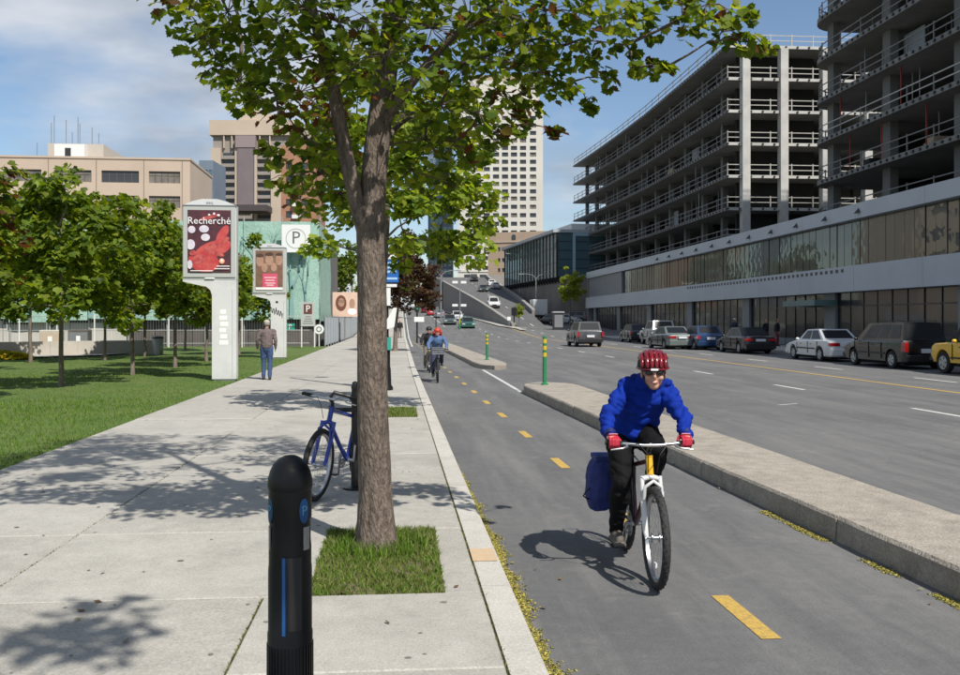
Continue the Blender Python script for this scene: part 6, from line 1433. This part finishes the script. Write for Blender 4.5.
# ================================================================== vehicles (local: front towards +y, ground z = 0)
M_tyre = mat('car_tyre', (.015, .015, .016), .85); M_hubc = mat('wheel_alloy', (.42, .43, .44), .35, metal=.8)
M_cglass = glass('car_glass', (.22, .25, .28), (.008, .009, .010), .16, .03, .0)
M_trim = mat('black_trim', (.012, .012, .013), .55); M_tail = mat('tail_light', (.32, .01, .012), .2, coat=.6); M_headl = mat('head_light', (.55, .57, .58), .15, coat=.6)
M_plate = mat('number_plate', (.62, .64, .68), .5); M_under = mat('underbody', (.01, .01, .01), .9)
SHAPES = {   # side view: lower body outline from the front bumper over bonnet and boot to the rear (y, z), and cabin (front base, roof front, roof rear, rear base)
 'sedan': dict(L=4.6, W=1.74, top=[(2.28, .52), (2.22, .66), (1.95, .74), (1.05, .88), (-1.2, .92), (-2.0, .92), (-2.2, .88), (-2.29, .62)], cab=[(1.05, .875), (.28, 1.36), (-.85, 1.38), (-1.62, .91)], wb=(1.38, -1.30), wr=.31, zb=.22),
 'hatch': dict(L=3.9, W=1.68, top=[(1.93, .52), (1.88, .68), (1.62, .76), (.95, .90), (-1.3, .93), (-1.72, .94), (-1.90, .86), (-1.94, .60)], cab=[(.98, .89), (.35, 1.42), (-1.25, 1.43), (-1.78, .93)], wb=(1.22, -1.22), wr=.30, zb=.22),
 'suv': dict(L=4.5, W=1.80, top=[(2.2, .58), (2.16, .82), (1.95, .92), (.95, 1.04), (-1.5, 1.06), (-2.0, 1.06), (-2.16, 1.0), (-2.22, .62)], cab=[(.98, 1.03), (.4, 1.66), (-1.80, 1.66), (-1.96, 1.05)], wb=(1.35, -1.30), wr=.36, zb=.30),
 'van': dict(L=4.7, W=1.86, top=[(2.33, .52), (2.28, .74), (2.05, .86), (1.35, 1.0), (-1.6, 1.03), (-2.1, 1.03), (-2.27, .98), (-2.33, .58)], cab=[(1.42, .99), (.55, 1.66), (-1.92, 1.68), (-2.08, 1.02)], wb=(1.45, -1.40), wr=.33, zb=.24),
 'pickup': dict(L=5.2, W=1.88, top=[(2.58, .62), (2.54, .90), (2.3, 1.0), (1.3, 1.08), (-.9, 1.10), (-2.3, 1.12), (-2.52, 1.10), (-2.58, .70)], cab=[(1.32, 1.07), (.75, 1.72), (-.75, 1.74), (-1.05, 1.09)], wb=(1.65, -1.55), wr=.38, zb=.36),
 'jeep': dict(L=3.9, W=1.70, top=[(1.92, .58), (1.90, .90), (1.7, 1.0), (.75, 1.05), (-1.4, 1.07), (-1.8, 1.07), (-1.9, 1.04), (-1.93, .62)], cab=[(.70, 1.04), (.42, 1.66), (-1.55, 1.68), (-1.78, 1.06)], wb=(1.15, -1.15), wr=.37, zb=.36),
}
def lerp2(a, b, t): return (a[0]+(b[0]-a[0])*t, a[1]+(b[1]-a[1])*t)
CARCACHE = {}
def car_body(kind):
    """painted shell with rounded edges and real wheel arches"""
    if kind in CARCACHE: return CARCACHE[kind]
    sp = SHAPES[kind]; hw = sp['W']/2; top = sp['top']; zb = sp['zb']
    out = [(top[-1][0]+.06, zb)]+[(top[0][0]-.10, zb)]+top
    # subdivide the outline
    o2 = []
    for a, b in zip(out, out[1:]+out[:1]):
        n = max(1, int(math.dist(a, b)/.25))
        for k in range(n): o2.append(lerp2(a, b, k/n))
    n = len(o2); vs = []; ymid = sum(p[0] for p in o2)/n; L2 = max(p[0] for p in o2)
    slices = [(-1.0, .075, .06), (-.985, .04, .03), (-.94, .015, .008), (-.8, .0, -.004), (-.4, -.02, -.02), (0, -.03, -.028), (.4, -.02, -.02), (.8, 0, -.004), (.94, .015, .008), (.985, .04, .03), (1.0, .075, .06)]
    for sx, ins, dz in slices:
        for y, z in o2:
            k = abs(y)/L2; yy = y-math.copysign(ins*1.5*(k > .6)*k*k, y); zz = z-(dz if z > zb+.35 else (-dz*.4 if z < zb+.05 else 0))
            # tuck-in below the waist, slight narrowing at the ends
            side = hw*sx*(1-.05*max(0, k-.55)/.45)*(1-(.035 if z < zb+.1 else 0))
            vs.append((side, yy, zz))
    m = len(slices); mb = MB()
    mb.add(vs, [(i*n+k, i*n+(k+1) % n, (i+1)*n+(k+1) % n, (i+1)*n+k) for i in range(m-1) for k in range(n)]+[tuple(range(n)), tuple((m-1)*n+k for k in range(n-1, -1, -1))])
    me = mb.mesh('body_raw', M_trim); o = bpy.data.objects.new('body_raw', me); TMP.collection.objects.link(o)
    cut = MB()
    for wy in sp['wb']:
        for s in (-1, 1): cut.cyl((s*(hw-.30), wy, sp['wr']), (s*(hw+.2), wy, sp['wr']), sp['wr']+.065, 28)
    co = bpy.data.objects.new('cut', cut.mesh('cut', M_trim)); TMP.collection.objects.link(co)
    md = o.modifiers.new('b', 'BOOLEAN'); md.operation = 'DIFFERENCE'; md.object = co; md.solver = 'EXACT'
    r_ = evaluated(o)
    bpy.data.objects.remove(o); bpy.data.objects.remove(co)
    r_.polygons.foreach_set('use_smooth', [True]*len(r_.polygons)); r_.set_sharp_from_angle(angle=R(38))
    CARCACHE[kind] = r_; return r_
def make_car(name, kind, paint, label, loc, rz_=0, cat='car', group=None, roof=None, pillars=2, detail=True, plate='', rx=0, spare=False, soft=None):
    sp = SHAPES[kind]; hw = sp['W']/2; t = thing(name, label, cat, loc, 0, group); t.rotation_euler = (rx, 0, rz_)
    me = car_body(kind).copy(); me.materials.clear(); me.materials.append(paint); me.name = 'body'; link('body', me, t)
    c = sp['cab']; bw, tw_ = hw*.93, hw*.74; zb = c[0][1]
    # cabin shell: base ring to roof ring, roof crowned
    def ring(y0, y1, w, z0, z1): return [(-w, y0, z0), (w, y0, z0), (w, y1, z1), (-w, y1, z1)]
    B = [(-bw*.94, c[0][0], c[0][1]-.03), (bw*.94, c[0][0], c[0][1]-.03), (bw*.96, c[3][0], c[3][1]-.03), (-bw*.96, c[3][0], c[3][1]-.03)]
    Rf = [(-tw_, c[1][0], c[1][1]), (tw_, c[1][0], c[1][1]), (tw_, c[2][0], c[2][1]), (-tw_, c[2][0], c[2][1])]
    cabp = roof or paint
    bm_ = MB(); bm_.add(B+Rf, [(0, 1, 5, 4), (1, 2, 6, 5), (2, 3, 7, 6), (3, 0, 4, 7)])
    cr = []
    for i in range(5):
        y = c[1][0]+(c[2][0]-c[1][0])*i/4; zz = c[1][1]+(c[2][1]-c[1][1])*i/4
        for k in range(7):
            s = -1+k/3; cr.append((tw_*s*(1.0 if 0 < i < 4 else .995), y, zz+.045*(1-s*s)*(.35+.65*math.sin(PI*i/4))+.0))
    bm_.add(cr, [(i*7+k, i*7+k+1, (i+1)*7+k+1, (i+1)*7+k) for i in range(4) for k in range(6)]); bm_.obj('cabin', soft or cabp, t, smooth=30)
    # glazing set a few millimetres proud of the shell
    def quad(p0, p1, p2, p3, a0, a1, b0, b1, off, nm, m=M_cglass):
        p0, p1, p2, p3 = [Vector(q) for q in (p0, p1, p2, p3)]
        def at_(u, v): return (p0.lerp(p1, u)).lerp(p3.lerp(p2, u), v)
        nrm = (p1-p0).cross(p3-p0).normalized()
        cen = (p0+p1+p2+p3)/4
        if nrm.dot(cen-Vector((0, (c[1][0]+c[2][0])/2, zb+.2))) < 0: nrm = -nrm
        q = [at_(a0, b0), at_(a1, b0), at_(a1, b1), at_(a0, b1)]
        MB().add([v+nrm*off for v in q]+[v-nrm*.004 for v in q], [(0, 1, 2, 3), (7, 6, 5, 4), (0, 4, 5, 1), (1, 5, 6, 2), (2, 6, 7, 3), (3, 7, 4, 0)]).obj(nm, m, t)
    quad(B[0], B[1], Rf[1], Rf[0], .06, .94, .10, .93, .008, 'windscreen')
    if kind != 'jeep' or True: quad(B[3], B[2], Rf[2], Rf[3], .08, .92, .22, .90, .008, 'rear_window')
    splits = {1: [(.06, .94)], 2: [(.10, .47), (.51, .90)], 3: [(.12, .42), (.45, .68), (.71, .94)]}[pillars]
    for (a0, a1) in splits:
        quad(B[1], B[2], Rf[2], Rf[1], a0, a1, .16, .90, .008, 'side_window'); quad(B[0], B[3], Rf[3], Rf[0], a0, a1, .16, .90, .008, 'side_window')
    MB().bb(-hw*.8, hw*.8, sp['top'][-1][0]+.3, sp['top'][0][0]-.3, sp['zb']-.1, sp['zb']+.05).obj('underbody', M_under, t)
    f, r_ = sp['top'][0], sp['top'][-1]
    # bumpers, lights, plates
    MB().cbox(-hw*.93, hw*.93, f[0]-.16, f[0]+.05, sp['zb']+.06, f[1]-.02, .03).obj('front_bumper', paint if kind in ('sedan', 'hatch') else M_trim, t); MB().cbox(-hw*.93, hw*.93, r_[0]-.06, r_[0]+.14, sp['zb']+.06, r_[1]-.06, .03).obj('rear_bumper', paint if kind in ('sedan', 'hatch') else M_trim, t)
    zt = sp['top'][-2][1]; yr = (sp['top'][-2][0]+r_[0])/2
    for s in (-1, 1):
        if kind in ('van', 'suv', 'hatch'): MB().cbox(s*hw*.90-.07, s*hw*.90+.07, yr-.075, yr+.2, r_[1]+.06, zt-.0, .02).obj('tail_light', M_tail, t)
        else: MB().cbox(s*hw*.70-.22, s*hw*.70+.22, yr-.05, yr+.25, zt-.20, zt-.07, .02).obj('tail_light', M_tail, t)
        MB().cbox(s*hw*.72-.17, s*hw*.72+.17, f[0]-.30, f[0]-.02, f[1]+.0, f[1]+.13, .02).obj('headlight', M_headl, t)
        mr_ = MB().sph((s*(hw+.06), c[0][0]-.35, c[0][1]+.06), (.09, .06, .065), 10, 6).obj('wing_mirror', paint, t, smooth='all')
        for wy in sp['wb']:
            w = MB().lathe([(.0001, .09), (sp['wr']*.28, .10), (sp['wr']*.55, .085), (sp['wr']*.62, .10), (sp['wr']*.64, .05), (sp['wr']*.62, -.08), (.0001, -.08)], 20, axis='x').obj('wheel', M_hubc, t, loc=(s*(hw-.13), wy, sp['wr']), rot=(0, 0, 0 if s > 0 else PI), smooth=30)
            MB().lathe([(sp['wr']*.62, -.09), (sp['wr']*.93, -.10), (sp['wr'], -.07), (sp['wr'], .07), (sp['wr']*.93, .10), (sp['wr']*.62, .09)], 26, axis='x', closed=True).obj('tyre', M_tyre, w, smooth=30)
            if detail:
                for k in range(5): a = 2*PI*k/5; MB().box((.093, .36*sp['wr']*math.cos(a), .36*sp['wr']*math.sin(a)), (.012, sp['wr']*.30, sp['wr']*.10), (a, 0, 0)).obj('wheel_slot', M_trim, w)
        if detail:
            for yy in ((c[0][0]-.55, c[0][0]-1.55) if pillars > 1 else (c[0][0]-.8,)): MB().box((s*(hw*.995), yy, zb-.14), (.02, .14, .025)).obj('door_handle', M_trim, t)
            for yy in (c[0][0]-.12, c[0][0]-1.22, c[0][0]-2.15)[:3 if pillars > 1 else 2]: MB().bb(s*(hw*.992)-.012, s*(hw*.992)+.012, yy-.008, yy+.008, sp['zb']+.12, zb-.02).obj('door_seam', M_under, t)
            MB().bb(s*(hw+.002)-.006, s*(hw+.002)+.006, sp['wb'][1]+sp['wr']+.1, sp['wb'][0]-sp['wr']-.1, .52, .57).obj('side_moulding', M_trim, t)
    pl = MB().bb(-.25, .25, r_[0]-.078 if kind in ('van', 'suv') else r_[0]-.05, r_[0]+.1, r_[1]+.02 if kind in ('van', 'suv', 'hatch', 'pickup') else r_[1]+.04, r_[1]+.17).obj('number_plate', M_plate, t)
    MB().bb(-.35, .35, f[0]-.06, f[0]+.02, f[1]+.0, f[1]+.11).obj('grille', M_trim, t)
    if kind == 'pickup':
        MB().bb(-hw*.82, hw*.82, -2.45, -1.1, 1.08, 1.125).obj('bed', M_under, t)
    if spare:
        sw_ = MB().lathe([(.0001, -.1), (.34, -.1), (.36, -.06), (.36, .06), (.34, .1), (.0001, .1)], 22, axis='y').obj('spare_wheel', M_tyre, t, loc=(0, r_[0]-.12, .95), smooth=30)
    if kind in ('van', 'suv'):
        for s in (-1, 1): MB().bar((s*tw_*.86, c[1][0]-.1, c[1][1]+.075), (s*tw_*.86, c[2][0]+.1, c[2][1]+.075), .03).obj('roof_rail', M_trim, t)
    return t
def pt(n, c, metal=.2, rough=.32): return mat('paint_'+n, c, rough, metal=metal, coat=.7)
XP = 18.75
make_car('parked_car', 'sedan', pt('white', (.62, .63, .64), 0), 'white sedan parked between the black sedan and the black minivan', (XP, 40.0, 0))
make_car('parked_minivan', 'van', pt('black', (.006, .006, .007), 0), 'black minivan parked behind the white sedan', (XP+.0, 34.1, 0), cat='minivan', pillars=3)
make_car('parked_jeep', 'jeep', pt('yellow', (.72, .42, .005), 0), 'yellow compact off-roader parked behind the black minivan', (XP, 28.4, 0), cat='off-roader', spare=True, soft=mat('soft_top', (.02, .02, .02), .85))
make_car('parked_car', 'sedan', pt('jet', (.005, .005, .006), 0), 'black sedan parked in front of the white sedan', (XP-.1, 49.4, 0))
make_car('parked_car', 'hatch', pt('deep_blue', (.02, .05, .13)), 'dark blue hatchback parked next to the black sedan', (XP-.6, 55.4, 0))
make_car('parked_car', 'sedan', pt('silver_green', (.20, .235, .225), .5), 'silver-green sedan standing beside the silver pickup', (16.7, 57.0, 0), R(3))
make_car('parked_pickup', 'pickup', pt('silver', (.36, .38, .40), .6), 'silver pickup parked at the front of the row by the podium', (XP, 66.5, 0), cat='pickup')
make_car('parked_car', 'hatch', pt('graphite', (.04, .042, .045), .4), 'dark grey hatchback parked beyond the silver pickup', (XP, 74.0, 0))
make_car('moving_suv', 'suv', pt('dark_silver', (.10, .10, .105), .5), 'dark silver sport utility car driving away with red tail lights', (12.35, 62.5, 0), cat='car', pillars=3)
p = pix(487, 0, 150); make_car('ramp_car', 'van', pt('white', (.62, .63, .64), 0), 'white minivan coming down the ramp', (p.x+1.0, p.y, rz(p.y)), PI, cat='minivan', rx=-math.atan(.1), detail=False, pillars=3)
p = pix(483, 0, 187); make_car('ramp_car', 'sedan', pt('dark_green_grey', (.05, .06, .055), .4), 'dark sedan high on the ramp before the white tower', (p.x, p.y, rz(p.y)), PI, rx=-math.atan(.1), detail=False)
p = pix(468, 0, 116); make_car('oncoming_car', 'sedan', pt('teal_green', (.03, .12, .09), .3), 'green sedan coming down the street beside the retaining wall', (p.x, p.y+1, hL(p.y)), PI, rx=-math.atan(.033), detail=False)
p = pix(449.5, 0, 128); make_car('oncoming_car', 'sedan', pt('grey_green', (.10, .13, .12), .4), 'grey-green sedan following the green sedan down the street', (p.x, p.y, hL(p.y)), PI, rx=-math.atan(.033), detail=False)
p = pix(457, 0, 146); make_car('oncoming_car', 'hatch', pt('white', (.62, .63, .64), 0), 'white hatchback behind the grey-green sedan', (p.x, p.y, hL(p.y)), PI, rx=-math.atan(.033), detail=False)
p = pix(431, 0, 172); make_car('far_car', 'hatch', pt('red', (.36, .02, .025), 0), 'red hatchback far up the street past the purple tree', (p.x, p.y, hL(p.y)), 0, rx=math.atan(.033), detail=False)
p = pix(425, 0, 192); make_car('far_car', 'sedan', pt('dark_red', (.14, .015, .02), 0), 'dark red sedan farthest up the street', (p.x, p.y, hL(p.y)), 0, rx=math.atan(.033), detail=False)
p = pix(551, 0, 128); make_car('parked_car', 'hatch', pt('graphite', (.04, .042, .045), .4), 'grey hatchback at the kiosk corner past the podium', (p.x, p.y, hL(p.y)), .4, detail=False)
for k, (u, d) in enumerate(((563, 131), (573, 135))):
    p = pix(u, 0, d); make_car('parked_car', ('sedan', 'suv')[k], pt(('white', 'dark_silver')[k], ((.62, .63, .64), (.10, .10, .105))[k], 0), ('white sedan half hidden behind the dark kiosk', 'dark car parked under the small yellow-green tree')[k], (p.x, p.y, hL(p.y)), 1.2, detail=False)
for k, (u, d, kd, cn, cc_, lb, ra) in enumerate([(497, 205, 'hatch', 'white', (.62, .63, .64), 'white hatchback parked at the right edge of the ramp', 0), (502, 196, 'sedan', 'silver', (.36, .38, .40), 'silver sedan parked at the right edge of the ramp', 0), (474, 222, 'suv', 'jet', (.005, .005, .006), 'black car at the crest of the ramp', PI)]):
    p = pix(u, 0, d); make_car('ramp_car', kd, pt(cn, cc_, 0), lb, (min(p.x, 19.6), p.y, rz(p.y)), ra, rx=math.atan(.1)*(1 if ra == 0 else -1), detail=False)
p = pix(439, 0, 158); make_car('far_car', 'sedan', pt('silver', (.36, .38, .40), .6), 'silver sedan going up the street beyond the median', (p.x, p.y, hL(p.y)), 0, rx=math.atan(.033), detail=False)
# white box truck on the side road
p = pix(538, 0, 149); tk = thing('box_truck', 'white box truck standing on the side road below the glass block', 'truck', (p.x, p.y, hL(p.y)))
MB().cbox(-1.12, 1.12, -2.6, 1.6, .75, 3.2, .06).obj('cargo_box', M_white, tk); MB().cbox(-1.0, 1.0, 1.65, 3.2, .55, 2.1, .25).obj('cab', M_white, tk); MB().bb(-.95, .95, -2.5, 3.0, .45, .74).obj('chassis', M_trim, tk)
for s in (-1, 1):
    for y in (-1.6, 2.4): MB().lathe([(.0001, -.12), (.36, -.13), (.42, -.1), (.42, .1), (.36, .13), (.0001, .12)], 18, axis='x').obj('wheel', M_tyre, tk, loc=(s*.9, y, .42), smooth=30)
    MB().bb(s*.85-.1, s*.85+.1, -2.66, -2.61, .8, .95).obj('tail_light', M_tail, tk)
for k in range(2): MB().bb(-1.05+1.06*k, -.01+1.06*k, -2.64, -2.605, .85, 3.1).obj('rear_door', mat('truck_door', (.66, .66, .65), .5), tk)
MB().bb(-1.0, 1.0, -2.75, -2.62, .5, .7).obj('bumper', M_trim, tk)
bpy.data.scenes.remove(TMP)
